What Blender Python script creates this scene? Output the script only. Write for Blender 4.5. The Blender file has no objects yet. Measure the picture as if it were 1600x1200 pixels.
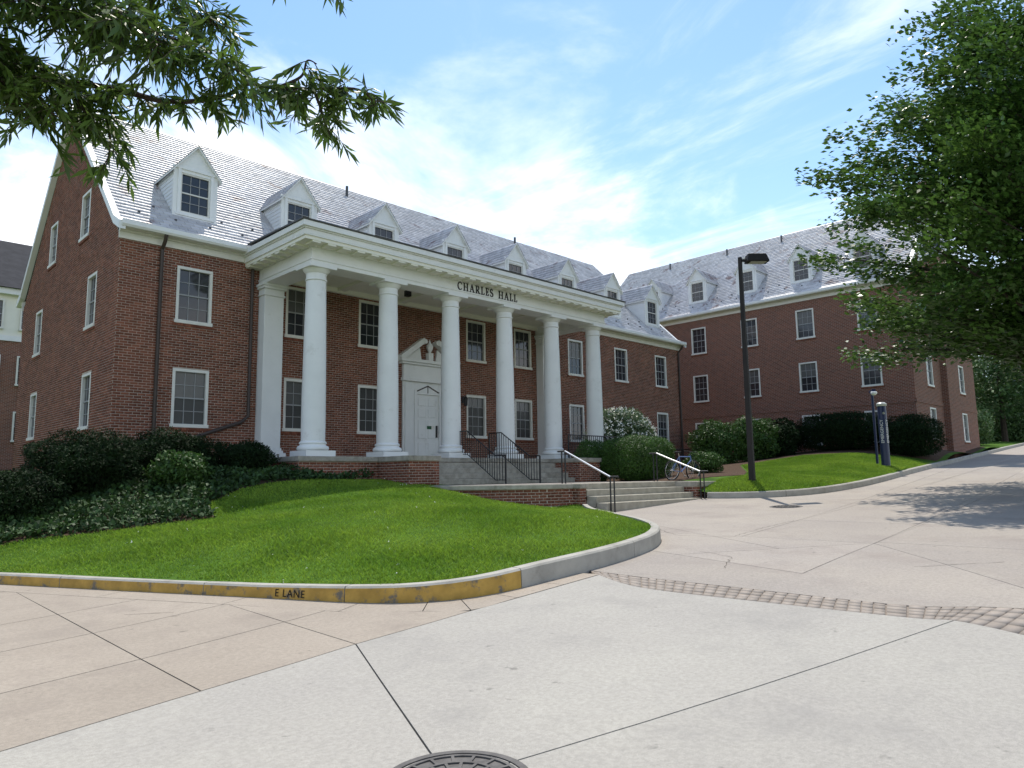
import bpy, bmesh, math, random
import numpy as np
from math import sin, cos, pi, radians, atan2, sqrt
from mathutils import Vector, Matrix
random.seed(7); rng = np.random.default_rng(7)
SC = bpy.context.scene; COL = SC.collection

# ------------------------------------------------------------------ camera (z = 0 is the eye; the pavement under it is at -1.6)
YAW, PITCH, ROLL, FPX = radians(44.78), radians(7.36), radians(-.83), 1135.6
fwd = Vector((sin(YAW)*cos(PITCH), cos(YAW)*cos(PITCH), sin(PITCH)))
rgt = Vector((cos(YAW), -sin(YAW), 0)); upv = rgt.cross(fwd)
r2 = rgt*cos(ROLL)+upv*sin(ROLL); u2 = -rgt*sin(ROLL)+upv*cos(ROLL)
cam = bpy.data.cameras.new('camera'); cam_o = bpy.data.objects.new('camera', cam); COL.objects.link(cam_o)
cam.sensor_width = 36; cam.lens = FPX/1600*36; cam.clip_start = .05; cam.clip_end = 2000
cam_o.matrix_world = Matrix(((r2.x, u2.x, -fwd.x, 0), (r2.y, u2.y, -fwd.y, 0), (r2.z, u2.z, -fwd.z, 0), (0, 0, 0, 1)))
SC.camera = cam_o
SC.view_settings.view_transform = 'Standard'; SC.view_settings.look = 'None'
SC.view_settings.exposure = 0.5; SC.view_settings.gamma = 1

# ------------------------------------------------------------------ sky and sun
SUN_AZ, SUN_EL = radians(50), radians(64.5)          # azimuth from +Y towards +X
sd = Vector((sin(SUN_AZ)*cos(SUN_EL), cos(SUN_AZ)*cos(SUN_EL), sin(SUN_EL)))
sun = bpy.data.lights.new('sun', 'SUN'); sun.energy = 3.7; sun.angle = radians(.53); sun.color = (1, .94, .84)
sun_o = bpy.data.objects.new('sun', sun); COL.objects.link(sun_o)
sun_o.rotation_euler = sd.to_track_quat('Z', 'Y').to_euler()
W = bpy.data.worlds.new('World'); SC.world = W; W.use_nodes = True
nt = W.node_tree; N = nt.nodes; L = nt.links
for n in list(N): N.remove(n)
def nd(t, nodes=None, **k):
    n = (nodes or N).new(t)
    for a, v in k.items():
        if a.startswith('i_'): n.inputs[a[2:].replace('_', ' ')].default_value = v
        else: setattr(n, a, v)
    return n
sky = nd('ShaderNodeTexSky', sky_type='NISHITA', sun_disc=False, sun_elevation=SUN_EL, sun_rotation=SUN_AZ, altitude=50, air_density=1.0, dust_density=.35, ozone_density=.9)
out = nd('ShaderNodeOutputWorld'); bg = nd('ShaderNodeBackground'); bg.inputs['Strength'].default_value = .15
tc = nd('ShaderNodeTexCoord'); sep = nd('ShaderNodeSeparateXYZ'); L.new(tc.outputs['Generated'], sep.inputs[0])
def mth(op, a, b=None, c=None, tree=None):
    n = (tree or nt).nodes.new('ShaderNodeMath'); n.operation = op
    for i, v in enumerate((a, b, c)):
        if v is None: continue
        if isinstance(v, (int, float)): n.inputs[i].default_value = v
        else: (tree or nt).links.new(v, n.inputs[i])
    return n.outputs[0]
zc = mth('ADD', mth('MAXIMUM', sep.outputs[2], 0), .22)
comb = nd('ShaderNodeCombineXYZ'); L.new(mth('DIVIDE', sep.outputs[0], zc), comb.inputs[0]); L.new(mth('DIVIDE', sep.outputs[1], zc), comb.inputs[1])
def noise(vec, scale, detail, rough, dist=0, off=(0, 0, 0), stretch=(1, 1, 1), rot=0):
    mp = nd('ShaderNodeMapping'); mp.inputs['Location'].default_value = off; mp.inputs['Scale'].default_value = stretch; mp.inputs['Rotation'].default_value = (0, 0, rot)
    L.new(vec, mp.inputs[0]); n = nd('ShaderNodeTexNoise'); L.new(mp.outputs[0], n.inputs['Vector'])
    n.inputs['Scale'].default_value = scale; n.inputs['Detail'].default_value = detail; n.inputs['Roughness'].default_value = rough; n.inputs['Distortion'].default_value = dist
    return n.outputs['Fac']
def ramp(v, a, b):
    m = nd('ShaderNodeMapRange', interpolation_type='SMOOTHSTEP'); L.new(v, m.inputs[0]); m.inputs[1].default_value = a; m.inputs[2].default_value = b
    return m.outputs[0]
low = ramp(sep.outputs[2], .60, .18)
big = ramp(mth('ADD', noise(comb.outputs[0], 1.0, 8, .6, .6, (7.3, 4.1, 0)), mth('MULTIPLY', low, .18)), .56, .78)
wisp = ramp(noise(comb.outputs[0], 2.1, 10, .64, 1.1, (.4, 2.2, 0), (1, .42, 1), .6), .46, .76)
cl = mth('MINIMUM', mth('ADD', mth('ADD', mth('MULTIPLY', big, .9), mth('MULTIPLY', wisp, .6)), mth('MULTIPLY', low, .08)), .96)
mix = nd('ShaderNodeMix', data_type='RGBA'); L.new(cl, mix.inputs[0]); tint = nd('ShaderNodeMix', data_type='RGBA', blend_type='MULTIPLY'); tint.inputs[0].default_value = 1; tint.inputs[7].default_value = (.86, 1.01, 1.07, 1); L.new(sky.outputs[0], tint.inputs[6]); L.new(tint.outputs[2], mix.inputs[6]); mix.inputs[7].default_value = (7.4, 7.5, 7.7, 1)
L.new(mix.outputs[2], bg.inputs[0]); L.new(bg.outputs[0], out.inputs[0])

# ------------------------------------------------------------------ helpers
def tag(o, label=None, cat=None, group=None, kind=None):
    for k, v in (('label', label), ('category', cat), ('group', group), ('kind', kind)):
        if v: o[k] = v
    return o
def empty(name, loc=(0, 0, 0), rz=0, parent=None):
    o = bpy.data.objects.new(name, None); COL.objects.link(o); o.location = loc; o.rotation_euler = (0, 0, rz); o.parent = parent
    o.empty_display_size = .2
    return o
def link(name, me, parent=None, loc=(0, 0, 0), rz=0):
    o = bpy.data.objects.new(name, me); COL.objects.link(o); o.parent = parent; o.location = loc; o.rotation_euler = (0, 0, rz)
    return o
class MB:
    """collects boxes, tubes, lathes and free polygons into one mesh"""
    def __init__(s): s.v = []; s.f = []; s.m = []
    def add(s, vs, fs, mi=0):
        b = len(s.v); s.v += [tuple(v) for v in vs]; s.f += [tuple(i+b for i in f) for f in fs]; s.m += [mi]*len(fs); return s
    def box(s, x0, x1, y0, y1, z0, z1, mi=0):
        return s.add([(x0,y0,z0),(x1,y0,z0),(x1,y1,z0),(x0,y1,z0),(x0,y0,z1),(x1,y0,z1),(x1,y1,z1),(x0,y1,z1)],
                     [(0,3,2,1),(4,5,6,7),(0,1,5,4),(1,2,6,5),(2,3,7,6),(3,0,4,7)], mi)
    def prism(s, poly, a, b, axis='y', mi=0):
        """2-D polygon (counter-clockwise) extruded from a to b along an axis"""
        n = len(poly)
        mk = {'y': lambda p, t: (p[0], t, p[1]), 'x': lambda p, t: (t, p[0], p[1]), 'z': lambda p, t: (p[0], p[1], t)}[axis]
        vs = [mk(p, a) for p in poly]+[mk(p, b) for p in poly]
        return s.add(vs, [tuple(range(n)), tuple(range(2*n-1, n-1, -1))]+[(i, i+n, (i+1) % n+n, (i+1) % n) for i in range(n)], mi)
    def tube(s, pts, rad, n=8, mi=0, cap=True):
        pts = [Vector(p) for p in pts]; rs = rad if isinstance(rad, (list, tuple)) else [rad]*len(pts)
        vs = []; up = None
        for i, p in enumerate(pts):
            d = (pts[min(i+1, len(pts)-1)]-pts[max(i-1, 0)]).normalized()
            if up is None: up = Vector((0, 0, 1)) if abs(d.z) < .9 else Vector((1, 0, 0))
            a = d.cross(up).normalized(); b = a.cross(d); up = b
            vs += [p+(a*cos(2*pi*k/n)+b*sin(2*pi*k/n))*rs[i] for k in range(n)]
        fs = [(i*n+k, i*n+(k+1) % n, (i+1)*n+(k+1) % n, (i+1)*n+k) for i in range(len(pts)-1) for k in range(n)]
        if cap: fs += [tuple(range(n-1, -1, -1)), tuple(range((len(pts)-1)*n, len(pts)*n))]
        return s.add(vs, fs, mi)
    def lathe(s, prof, n=32, c=(0, 0), mi=0):
        vs = [(c[0]+r*cos(2*pi*k/n), c[1]+r*sin(2*pi*k/n), z) for r, z in prof for k in range(n)]
        fs = [(i*n+k, i*n+(k+1) % n, (i+1)*n+(k+1) % n, (i+1)*n+k) for i in range(len(prof)-1) for k in range(n)]
        fs += [tuple(range(n-1, -1, -1)), tuple(range((len(prof)-1)*n, len(prof)*n))]
        return s.add(vs, fs, mi)
    def mesh(s, name, mats, smooth=None, bevel=0):
        me = bpy.data.meshes.new(name); me.from_pydata(s.v, [], s.f)
        for m in (mats if isinstance(mats, (list, tuple)) else [mats]): me.materials.append(MAT[m])
        me.polygons.foreach_set('material_index', s.m)
        bm = bmesh.new(); bm.from_mesh(me); bmesh.ops.recalc_face_normals(bm, faces=bm.faces)
        if bevel: bmesh.ops.bevel(bm, geom=[e for e in bm.edges if e.is_manifold and e.calc_face_angle(0) > .6], offset=bevel, segments=1, affect='EDGES', profile=.5)
        bm.to_mesh(me); bm.free()
        if smooth is not None:
            me.polygons.foreach_set('use_smooth', [True]*len(me.polygons)); me.set_sharp_from_angle(angle=radians(smooth))
        me.update(); return me
    def build(s, name, mats, parent=None, loc=(0, 0, 0), rz=0, smooth=None, bevel=0):
        return link(name, s.mesh(name, mats, smooth, bevel), parent, loc, rz)
def copy_tree(o, parent=None):
    c = o.copy(); COL.objects.link(c); c.parent = parent
    for ch in list(o.children): copy_tree(ch, c)
    return c
def np_mesh(name, verts, quads, mat, parent=None, kind=None, attr=None):
    """mesh from numpy arrays of quads; attr = per-face random value"""
    me = bpy.data.meshes.new(name); nv, nf = len(verts), len(quads)
    me.vertices.add(nv); me.vertices.foreach_set('co', np.asarray(verts, np.float32).ravel())
    k = quads.shape[1]; me.loops.add(nf*k); me.loops.foreach_set('vertex_index', quads.astype(np.int32).ravel())
    me.polygons.add(nf); me.polygons.foreach_set('loop_start', np.arange(nf, dtype=np.int32)*k); me.polygons.foreach_set('loop_total', np.full(nf, k, np.int32))
    me.materials.append(MAT[mat]); me.update(calc_edges=True); me.validate()
    o = link(name, me, parent)
    if kind: o['kind'] = kind
    return o

# ------------------------------------------------------------------ materials
MAT = {}
def mat(name, col, rough=.8, spec=.3, var=.25, scale=6, col2=None, bump=0, bscale=40, island=0, metal=0, detail=5, grime=None, sheen=0, trans=0, lo=.35, hi=.65, vscale=None, objrand=False, speck=0):
    m = bpy.data.materials.new(name); m.use_nodes = True; t = m.node_tree; ns = t.nodes; ls = t.links
    bs = ns['Principled BSDF']; bs.inputs['Roughness'].default_value = rough; bs.inputs['Specular IOR Level'].default_value = spec; bs.inputs['Metallic'].default_value = metal
    geo = ns.new('ShaderNodeNewGeometry'); tcn = ns.new('ShaderNodeTexCoord')
    vec = geo.outputs['Position']
    if vscale:
        mp = ns.new('ShaderNodeMapping'); mp.inputs['Scale'].default_value = vscale; ls.new(vec, mp.inputs[0]); vec = mp.outputs[0]
    nz = ns.new('ShaderNodeTexNoise'); nz.inputs['Scale'].default_value = scale; nz.inputs['Detail'].default_value = detail; nz.inputs['Roughness'].default_value = .6; ls.new(vec, nz.inputs['Vector'])
    mr = ns.new('ShaderNodeMapRange'); ls.new(nz.outputs['Fac'], mr.inputs[0]); mr.inputs[1].default_value = lo; mr.inputs[2].default_value = hi
    mx = ns.new('ShaderNodeMix'); mx.data_type = 'RGBA'; ls.new(mr.outputs[0], mx.inputs[0])
    c2 = col2 or tuple(c*(1-var) for c in col)
    mx.inputs[6].default_value = (*col, 1); mx.inputs[7].default_value = (*c2, 1); o = mx.outputs[2]
    if island:
        mi = ns.new('ShaderNodeMapRange'); ls.new(ns.new('ShaderNodeObjectInfo').outputs['Random'] if objrand else geo.outputs['Random Per Island'], mi.inputs[0]); mi.inputs[3].default_value = 1-island; mi.inputs[4].default_value = 1+island
        ml = ns.new('ShaderNodeVectorMath'); ml.operation = 'SCALE'; ls.new(o, ml.inputs[0]); ls.new(mi.outputs[0], ml.inputs['Scale']); o = ml.outputs[0]
    if speck:                                        # fine aggregate grain and small dark spots
        for sc_, amt, l0, l1 in ((160, speck, .3, .7), (28, speck*.5, .35, .65), (5.5, -.35, .70, .76)):
            sn = ns.new('ShaderNodeTexNoise'); sn.inputs['Scale'].default_value = sc_; sn.inputs['Detail'].default_value = 3; ls.new(geo.outputs['Position'], sn.inputs['Vector'])
            sm = ns.new('ShaderNodeMapRange'); ls.new(sn.outputs['Fac'], sm.inputs[0]); sm.inputs[1].default_value = l0; sm.inputs[2].default_value = l1; sm.inputs[3].default_value = 1-amt/2 if amt > 0 else 1; sm.inputs[4].default_value = 1+amt/2 if amt > 0 else 1+amt
            sv = ns.new('ShaderNodeVectorMath'); sv.operation = 'SCALE'; ls.new(o, sv.inputs[0]); ls.new(sm.outputs[0], sv.inputs['Scale']); o = sv.outputs[0]
    if grime:                                        # (colour, scale, lo, hi): stains with a shape of their own
        gc, gs, g0, g1 = grime
        gn = ns.new('ShaderNodeTexNoise'); gn.inputs['Scale'].default_value = gs; gn.inputs['Detail'].default_value = 8; gn.inputs['Roughness'].default_value = .7; ls.new(geo.outputs['Position'], gn.inputs['Vector'])
        gm = ns.new('ShaderNodeMapRange'); ls.new(gn.outputs['Fac'], gm.inputs[0]); gm.inputs[1].default_value = g0; gm.inputs[2].default_value = g1
        gx = ns.new('ShaderNodeMix'); gx.data_type = 'RGBA'; ls.new(gm.outputs[0], gx.inputs[0]); ls.new(o, gx.inputs[6]); gx.inputs[7].default_value = (*gc, 1); o = gx.outputs[2]
    ls.new(o, bs.inputs['Base Color'])
    if bump:
        bn = ns.new('ShaderNodeTexNoise'); bn.inputs['Scale'].default_value = bscale; bn.inputs['Detail'].default_value = 6; ls.new(geo.outputs['Position'], bn.inputs['Vector'])
        bp = ns.new('ShaderNodeBump'); bp.inputs['Strength'].default_value = bump; bp.inputs['Distance'].default_value = .02; ls.new(bn.outputs['Fac'], bp.inputs['Height']); ls.new(bp.outputs[0], bs.inputs['Normal'])
    if trans:                                        # thin leaves let light through
        tr = ns.new('ShaderNodeBsdfTranslucent'); ls.new(o, tr.inputs[0]); ms = ns.new('ShaderNodeMixShader'); ms.inputs[0].default_value = trans
        ls.new(bs.outputs[0], ms.inputs[1]); ls.new(tr.outputs[0], ms.inputs[2]); ls.new(ms.outputs[0], ns['Material Output'].inputs[0])
    MAT[name] = m; return m
mat('brick', (.225, .086, .052), .9, .2, .3, 1.3, col2=(.165, .062, .041), island=.28, bump=.25, bscale=60)
mat('single_brick', (.225, .086, .052), .9, .2, .3, 1.3, col2=(.165, .062, .041), island=.28, bump=.25, bscale=60, objrand=True)
mat('mortar', (.50, .41, .34), .95, .1, .25, 3)
mat('slate', (.41, .40, .41), .46, 1.0, .2, .55, col2=(.5, .49, .5), island=.2, grime=((.17, .10, .09), 1.1, .56, .66))
mat('far_roof', (.05, .05, .055), .9, .1, .25, 2)
mat('slate_dark', (.09, .09, .095), .6, .4, .25, 2, island=.3)
mat('white_paint', (.78, .78, .76), .5, .4, .06, 1.4, grime=((.46, .44, .39), 2.2, .58, .92))
mat('cream_paint', (.80, .78, .68), .55, .3, .05, 2)
mat('siding', (.76, .77, .78), .55, .3, .05, 3)
mat('trim', (.72, .70, .64), .5, .4, .08, 4)
mat('glass', (.03, .033, .04), .06, .6, .3, .5)
mat('blind', (.10, .10, .097), .25, .5, .2, .8)
mat('screen', (.055, .054, .053), .4, .4, .3, .8)
mat('muntin', (.33, .33, .33), .5, .3, .05, 3)
mat('brown_metal', (.06, .042, .034), .5, .4, .2, 4)
mat('black_iron', (.012, .012, .014), .45, .5, .2, 8)
mat('bronze', (.03, .026, .024), .7, .25, .2, 6)
mat('steel', (.55, .55, .55), .3, .5, .1, 8, metal=1)
mat('stone', (.40, .37, .31), .85, .2, .3, 5, grime=((.16, .14, .11), 2.2, .5, .75), bump=.15)
mat('step_stone', (.40, .37, .30), .85, .2, .25, 4, grime=((.26, .23, .18), 1.7, .5, .8), bump=.1)
mat('concrete', (.345, .325, .286), .85, .2, .12, .5, speck=.3, col2=(.315, .295, .264), bump=.12, bscale=90, grime=((.235, .222, .205), .8, .52, .85), island=.03)
mat('concrete_tan', (.325, .279, .228), .87, .2, .12, .5, speck=.3, col2=(.288, .246, .2), bump=.12, bscale=90, grime=((.22, .185, .155), .9, .52, .85), island=.05)
mat('concrete_pink', (.33, .293, .25), .87, .2, .12, .45, speck=.35, col2=(.29, .258, .228), bump=.15, bscale=80, grime=((.22, .185, .165), .7, .51, .85), island=.05)
mat('joint', (.11, .095, .08), .95, .1, .3, 9)
mat('kerb_concrete', (.38, .36, .315), .88, .2, .2, 3, grime=((.2, .18, .15), 2.5, .55, .8), bump=.15)
mat('kerb_yellow', (.50, .31, .075), .8, .2, .3, 4, grime=((.16, .14, .11), 3.1, .52, .60), bump=.15)
mat('black_paint', (.02, .018, .015), .8, .2, .2, 9)
mat('paver_sand', (.26, .222, .188), .95, .1, .3, 8)
mat('paver', (.325, .28, .24), .9, .2, .25, 3, island=.09)
mat('turf', (.075, .15, .015), .95, .1, .3, 1.2, col2=(.035, .08, .01), bump=.4, bscale=30)
mat('grass_blade', (.13, .245, .02), .6, .3, .3, .45, col2=(.25, .37, .04), island=.3, trans=.35)
mat('clover', (.8, .8, .75), .7, .2, .05, 3)
mat('mulch', (.10, .065, .045), .98, .1, .5, 14, bump=.6, bscale=50)
mat('yew', (.014, .032, .009), .75, .15, .4, 2, island=.4, trans=.15)
mat('hedge', (.06, .14, .018), .55, .4, .4, 2, island=.4, trans=.2)
mat('shrub', (.055, .12, .022), .55, .3, .35, 2, island=.4, trans=.2)
mat('pale_leaf', (.10, .16, .07), .45, .5, .35, 3, island=.4, trans=.2)
mat('flower', (.75, .76, .70), .6, .3, .1, 3, island=.1)
mat('ivy', (.04, .085, .022), .6, .25, .35, 2, island=.4, trans=.15)
mat('oak_leaf', (.055, .115, .022), .4, .45, .35, .8, col2=(.085, .16, .028), island=.4, trans=.28)
mat('willow_leaf', (.065, .12, .02), .38, .5, .35, 1.5, col2=(.09, .15, .026), island=.4, trans=.4)
mat('far_leaf', (.05, .10, .03), .6, .3, .4, .6, col2=(.09, .15, .05), island=.4, trans=.2)
mat('bark', (.075, .058, .045), .95, .15, .4, 9, bump=.6, bscale=25)
mat('navy', (.012, .022, .075), .4, .5, .15, 4)
mat('lamp_lens', (.55, .55, .5), .3, .5, .1, 4)
mat('bike_blue', (.13, .20, .42), .35, .5, .1, 4)
mat('rubber', (.015, .015, .015), .8, .3, .2, 9)
mat('iron_cover', (.12, .113, .108), .7, .4, .35, 12, metal=.4, bump=.3)
mat('sign_green', (.02, .10, .045), .5, .4, .1, 4)
# far brick faces: brick texture with relief (pieces too small to tell apart)
def brick_tex(name):
    m = bpy.data.materials.new(name); m.use_nodes = True; t = m.node_tree; ns = t.nodes; ls = t.links; bs = ns['Principled BSDF']; bs.inputs['Roughness'].default_value = .9; bs.inputs['Specular IOR Level'].default_value = .2
    tcn = ns.new('ShaderNodeTexCoord'); geo = ns.new('ShaderNodeNewGeometry'); s1 = ns.new('ShaderNodeSeparateXYZ'); ls.new(geo.outputs['Position'], s1.inputs[0])
    ad = ns.new('ShaderNodeMath'); ad.operation = 'ADD'; ls.new(s1.outputs[0], ad.inputs[0]); ls.new(s1.outputs[1], ad.inputs[1])
    cb = ns.new('ShaderNodeCombineXYZ'); ls.new(ad.outputs[0], cb.inputs[0]); ls.new(s1.outputs[2], cb.inputs[1])
    bt = ns.new('ShaderNodeTexBrick'); ls.new(cb.outputs[0], bt.inputs['Vector']); bt.inputs['Scale'].default_value = 1; bt.inputs['Brick Width'].default_value = .215; bt.inputs['Row Height'].default_value = .0755; bt.inputs['Mortar Size'].default_value = .009; bt.inputs['Mortar Smooth'].default_value = .2
    bt.inputs['Color1'].default_value = (.22, .078, .046, 1); bt.inputs['Color2'].default_value = (.135, .05, .033, 1); bt.inputs['Mortar'].default_value = (.33, .27, .23, 1)
    ls.new(bt.outputs['Color'], bs.inputs['Base Color'])
    bp = ns.new('ShaderNodeBump'); bp.inputs['Strength'].default_value = .5; bp.inputs['Distance'].default_value = .008; bp.invert = True; ls.new(bt.outputs['Fac'], bp.inputs['Height']); ls.new(bp.outputs[0], bs.inputs['Normal'])
    MAT[name] = m
brick_tex('far_brick')

# ------------------------------------------------------------------ ground heights
FH = np.array((sin(YAW), cos(YAW))); RH = np.array((cos(YAW), -sin(YAW)))
S_ = [-60, -30, -5, 0, 5, 10.6, 17.4, 20, 31.6, 59.6, 120, 400]; Z_ = [-2.6, -2.2, -1.72, -1.64, -1.54, -1.22, -.97, -.85, -.2, 1.4, 4.5, 6]
def Hroad(x, y):
    x = np.asarray(x, float); y = np.asarray(y, float)
    s = .8*(x*FH[0]+y*FH[1])+.6*(x*RH[0]+y*RH[1])
    w = sum(np.interp(s+d, S_, Z_) for d in (-1.6, -.8, 0, .8, 1.6))/5
    return w
KL = [(-9, 42), (-3.5, 28), (-.2, 20.5), (2.51, 13.99), (3.55, 11.44), (4.4, 9.37), (5.05, 7.75), (5.55, 7.07), (6.3, 6.72), (7.56, 6.70), (8.6, 6.74), (9.6, 6.9), (10.6, 7.22), (11.6, 7.85), (12.5, 8.8), (13.4, 10.1), (14.4, 11.6), (15.5, 12.75)]
KR = [(20.62, 12.15), (20.85, 11.2), (21.6, 10.15), (23, 9.5), (25.5, 9.3), (28.5, 9.45), (33, 9.87), (40, 10.35), (48, 10.9), (58, 11.6), (75, 13)]
def catmull(P, n=6):
    P = [np.array(p, float) for p in P]; out = []
    for i in range(len(P)-1):
        p0, p1, p2, p3 = P[max(i-1, 0)], P[i], P[i+1], P[min(i+2, len(P)-1)]
        for k in range(n):
            t = k/n; out.append(.5*((2*p1)+(-p0+p2)*t+(2*p0-5*p1+4*p2-p3)*t*t+(-p0+3*p1-3*p2+p3)*t**3))
    return out+[P[-1]]
def reveal_l(i, n): return .15+.10*max(0, min(1, (i/n-.5)/.2))
CT = [(x, y, float(Hroad(x, y))+(.20 if x > 8.2 else .125)) for x, y in KL[1:]]+[(x, y, float(Hroad(x, y))+.15) for x, y in KR]
CT += [(12.2, 17.6, -.03), (12.2, 16.3, -.16), (13.3, 16.2, -.2), (10.5, 17.6, .0), (8.4, 17.6, .08), (13.7, 14.6, -.62), (14.6, 13.3, -.82), (10, 12, -.62), (8, 10, -.95), (11.2, 11, -.72), (6, 12, -.85), (9.5, 14.2, -.42), (12, 14.2, -.42), (6.5, 15.3, -.68), (4, 16, -.92), (8.2, 15.5, -.42),
       (6, 21.5, .25), (3, 21, -.2), (6, 33.4, .45), (0, 33, -.3), (3, 50, .5), (17, 15, -.4), (20, 15, -.35), (17, 20, -.3), (22, 15.5, -.16), (22.2, 11.4, -.2), (20.9, 13.6, -.22), (25, 21, .15), (30, 21, .3), (34.4, 21.5, .4), (32.2, 10.6, .24), (28, 12.5, .05), (36, 12.5, .75), (36, 18, .75),
       (40.8, 11.8, 1.15), (40.8, 18, 1.2), (40.8, 25, 1.0), (46, 11.5, 1.1), (52.6, 11.9, 1.5), (40, 34, 1.0), (60, 30, 2.2), (70, 50, 3), (20, 60, 1)]
CT = np.array(CT)
def _tps(C):
    n = len(C); d = np.linalg.norm(C[:, None, :2]-C[None, :, :2], axis=2); K = np.where(d > 0, d*d*np.log(np.maximum(d, 1e-9)), 0)+np.eye(n)*.04
    Pm = np.c_[np.ones(n), C[:, :2]]; A = np.block([[K, Pm], [Pm.T, np.zeros((3, 3))]]); return np.linalg.solve(A, np.r_[C[:, 2], 0, 0, 0])
_w = _tps(CT)
def T(x, y):
    x = np.atleast_1d(np.asarray(x, float)); y = np.atleast_1d(np.asarray(y, float)); res = np.empty(len(x))
    for i in range(0, len(x), 20000):
        X = x[i:i+20000]; Y = y[i:i+20000]
        d = np.sqrt((X[:, None]-CT[None, :, 0])**2+(Y[:, None]-CT[None, :, 1])**2)
        res[i:i+20000] = np.where(d > 0, d*d*np.log(np.maximum(d, 1e-9)), 0)@_w[:-3]+_w[-3]+_w[-2]*X+_w[-1]*Y
    return res
def inside(px, py, poly):
    poly = np.asarray(poly); r = np.zeros(len(px), bool); j = len(poly)-1
    for i in range(len(poly)):
        xi, yi = poly[i]; xj, yj = poly[j]
        c = ((yi > py) != (yj > py)) & (px < (xj-xi)*(py-yi)/(yj-yi+1e-12)+xi); r ^= c; j = i
    return r
def sheet(name, poly, hf, step, mats, parent=None, skirt=0, kind=None):
    """flat polygon cut into a grid and laid on a height function, with an edge turned down"""
    bm = bmesh.new(); bm.faces.new([bm.verts.new((p[0], p[1], 0)) for p in poly]); bm.normal_update(); bmesh.ops.triangulate(bm, faces=bm.faces[:])
    xs = [p[0] for p in poly]; ys = [p[1] for p in poly]
    for ax, lo, hi in ((0, min(xs), max(xs)), (1, min(ys), max(ys))):
        t = math.floor(lo/step)*step+step
        while t < hi:
            co = [0, 0, 0]; co[ax] = t; no = [0, 0, 0]; no[ax] = 1
            bmesh.ops.bisect_plane(bm, geom=bm.verts[:]+bm.edges[:]+bm.faces[:], plane_co=co, plane_no=no); t += step
    if skirt:
        be = [e for e in bm.edges if e.is_boundary]; r = bmesh.ops.extrude_edge_only(bm, edges=be)
        low = {v for v in r['geom'] if isinstance(v, bmesh.types.BMVert)}
    else: low = set()
    vs = bm.verts[:]; z = hf(np.array([v.co.x for v in vs]), np.array([v.co.y for v in vs]))
    for v, q in zip(vs, z): v.co.z = q-(skirt if v in low else 0)
    bmesh.ops.recalc_face_normals(bm, faces=bm.faces)
    me = bpy.data.meshes.new(name); bm.to_mesh(me); bm.free()
    if sum(p.normal.z*p.area for p in me.polygons) < 0: me.flip_normals()
    me.materials.append(MAT[mats]); o = link(name, me, parent)
    if kind: o['kind'] = kind
    return o
def fr(f, r): return (f*FH[0]+r*RH[0], f*FH[1]+r*RH[1])

# ------------------------------------------------------------------ the ground
kl = catmull(KL); kr = catmull(KR)
far = MB(); g = np.linspace(-400, 400, 41)
for i in range(40):
    for j in range(40):
        q = [(g[i], g[j]), (g[i+1], g[j]), (g[i+1], g[j+1]), (g[i], g[j+1])]
        far.add([(a, b, float(Hroad(a, b))-.9) for a, b in q], [(0, 1, 2, 3)])
tag(far.build('ground', 'turf'), kind='structure')
def offs(P, d):
    res = []
    for i, p in enumerate(P):
        q = P[min(i+1, len(P)-1)]-P[max(i-1, 0)]; q = q/np.linalg.norm(q); res.append(tuple(p+np.array((-q[1], q[0]))*d))
    return res
tp = offs(kl, .10)[6:]+[(15.7, 13.6), (20.66, 13.6)]+offs(kr, .10)+[(75, 75), (-12, 75), (-12, 44)]
tag(sheet('lawn', tp, T, .7, 'turf'), kind='structure')
VERGE = [fr(-20, 9), fr(6, 9.5), fr(18, 13.6), fr(49, 35.8), fr(62, 45)]
tag(sheet('road_verge', VERGE+[fr(62, 75), fr(-20, 50)], lambda x, y: Hroad(x, y)+.1, 2.5, 'turf', skirt=.5), kind='structure')
LV = [fr(-14, -4), fr(-3, -4.4), fr(3, -6.2), fr(8, -10.5), fr(12, -30), fr(-14, -30)]
tag(sheet('tree_verge', LV, lambda x, y: Hroad(x, y)+.1, 2.5, 'turf', skirt=.5), kind='structure')
# road: dark joint bed with the concrete slabs as separate pieces
kb = [tuple(p) for p in kl]; kbr = [tuple(p) for p in kr]
roadp = kb+[(15.7, 13.3), (20.5, 13.3)]+kbr+[fr(62, 46), fr(49, 36.2), fr(18, 14), fr(6, 9.9), fr(-20, 9.4), fr(-20, -12), fr(12, -30), (-30, 30)]
road = tag(sheet('road', roadp, lambda x, y: Hroad(x, y)-.03, 1.0, 'joint'), kind='structure')
def split(poly, a, b):
    """cut a polygon by the line through a and b"""
    n = (-(b[1]-a[1]), b[0]-a[0]); L_, R_ = [], []
    for i in range(len(poly)):
        p, q = poly[i], poly[(i+1) % len(poly)]; dp = (p[0]-a[0])*n[0]+(p[1]-a[1])*n[1]; dq = (q[0]-a[0])*n[0]+(q[1]-a[1])*n[1]
        if abs(dp) < 1e-6: dp = 0
        if abs(dq) < 1e-6: dq = 0
        if dp >= 0: L_.append(p)
        if dp <= 0: R_.append(p)
        if dp*dq < 0:
            t = dp/(dp-dq); c = (p[0]+(q[0]-p[0])*t, p[1]+(q[1]-p[1])*t); L_.append(c); R_.append(c)
    return [q for q in (L_, R_) if len(q) > 2 and area(q) > .01]
def area(p): return .5*abs(sum(p[i][0]*p[(i+1) % len(p)][1]-p[(i+1) % len(p)][0]*p[i][1] for i in range(len(p))))
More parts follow.
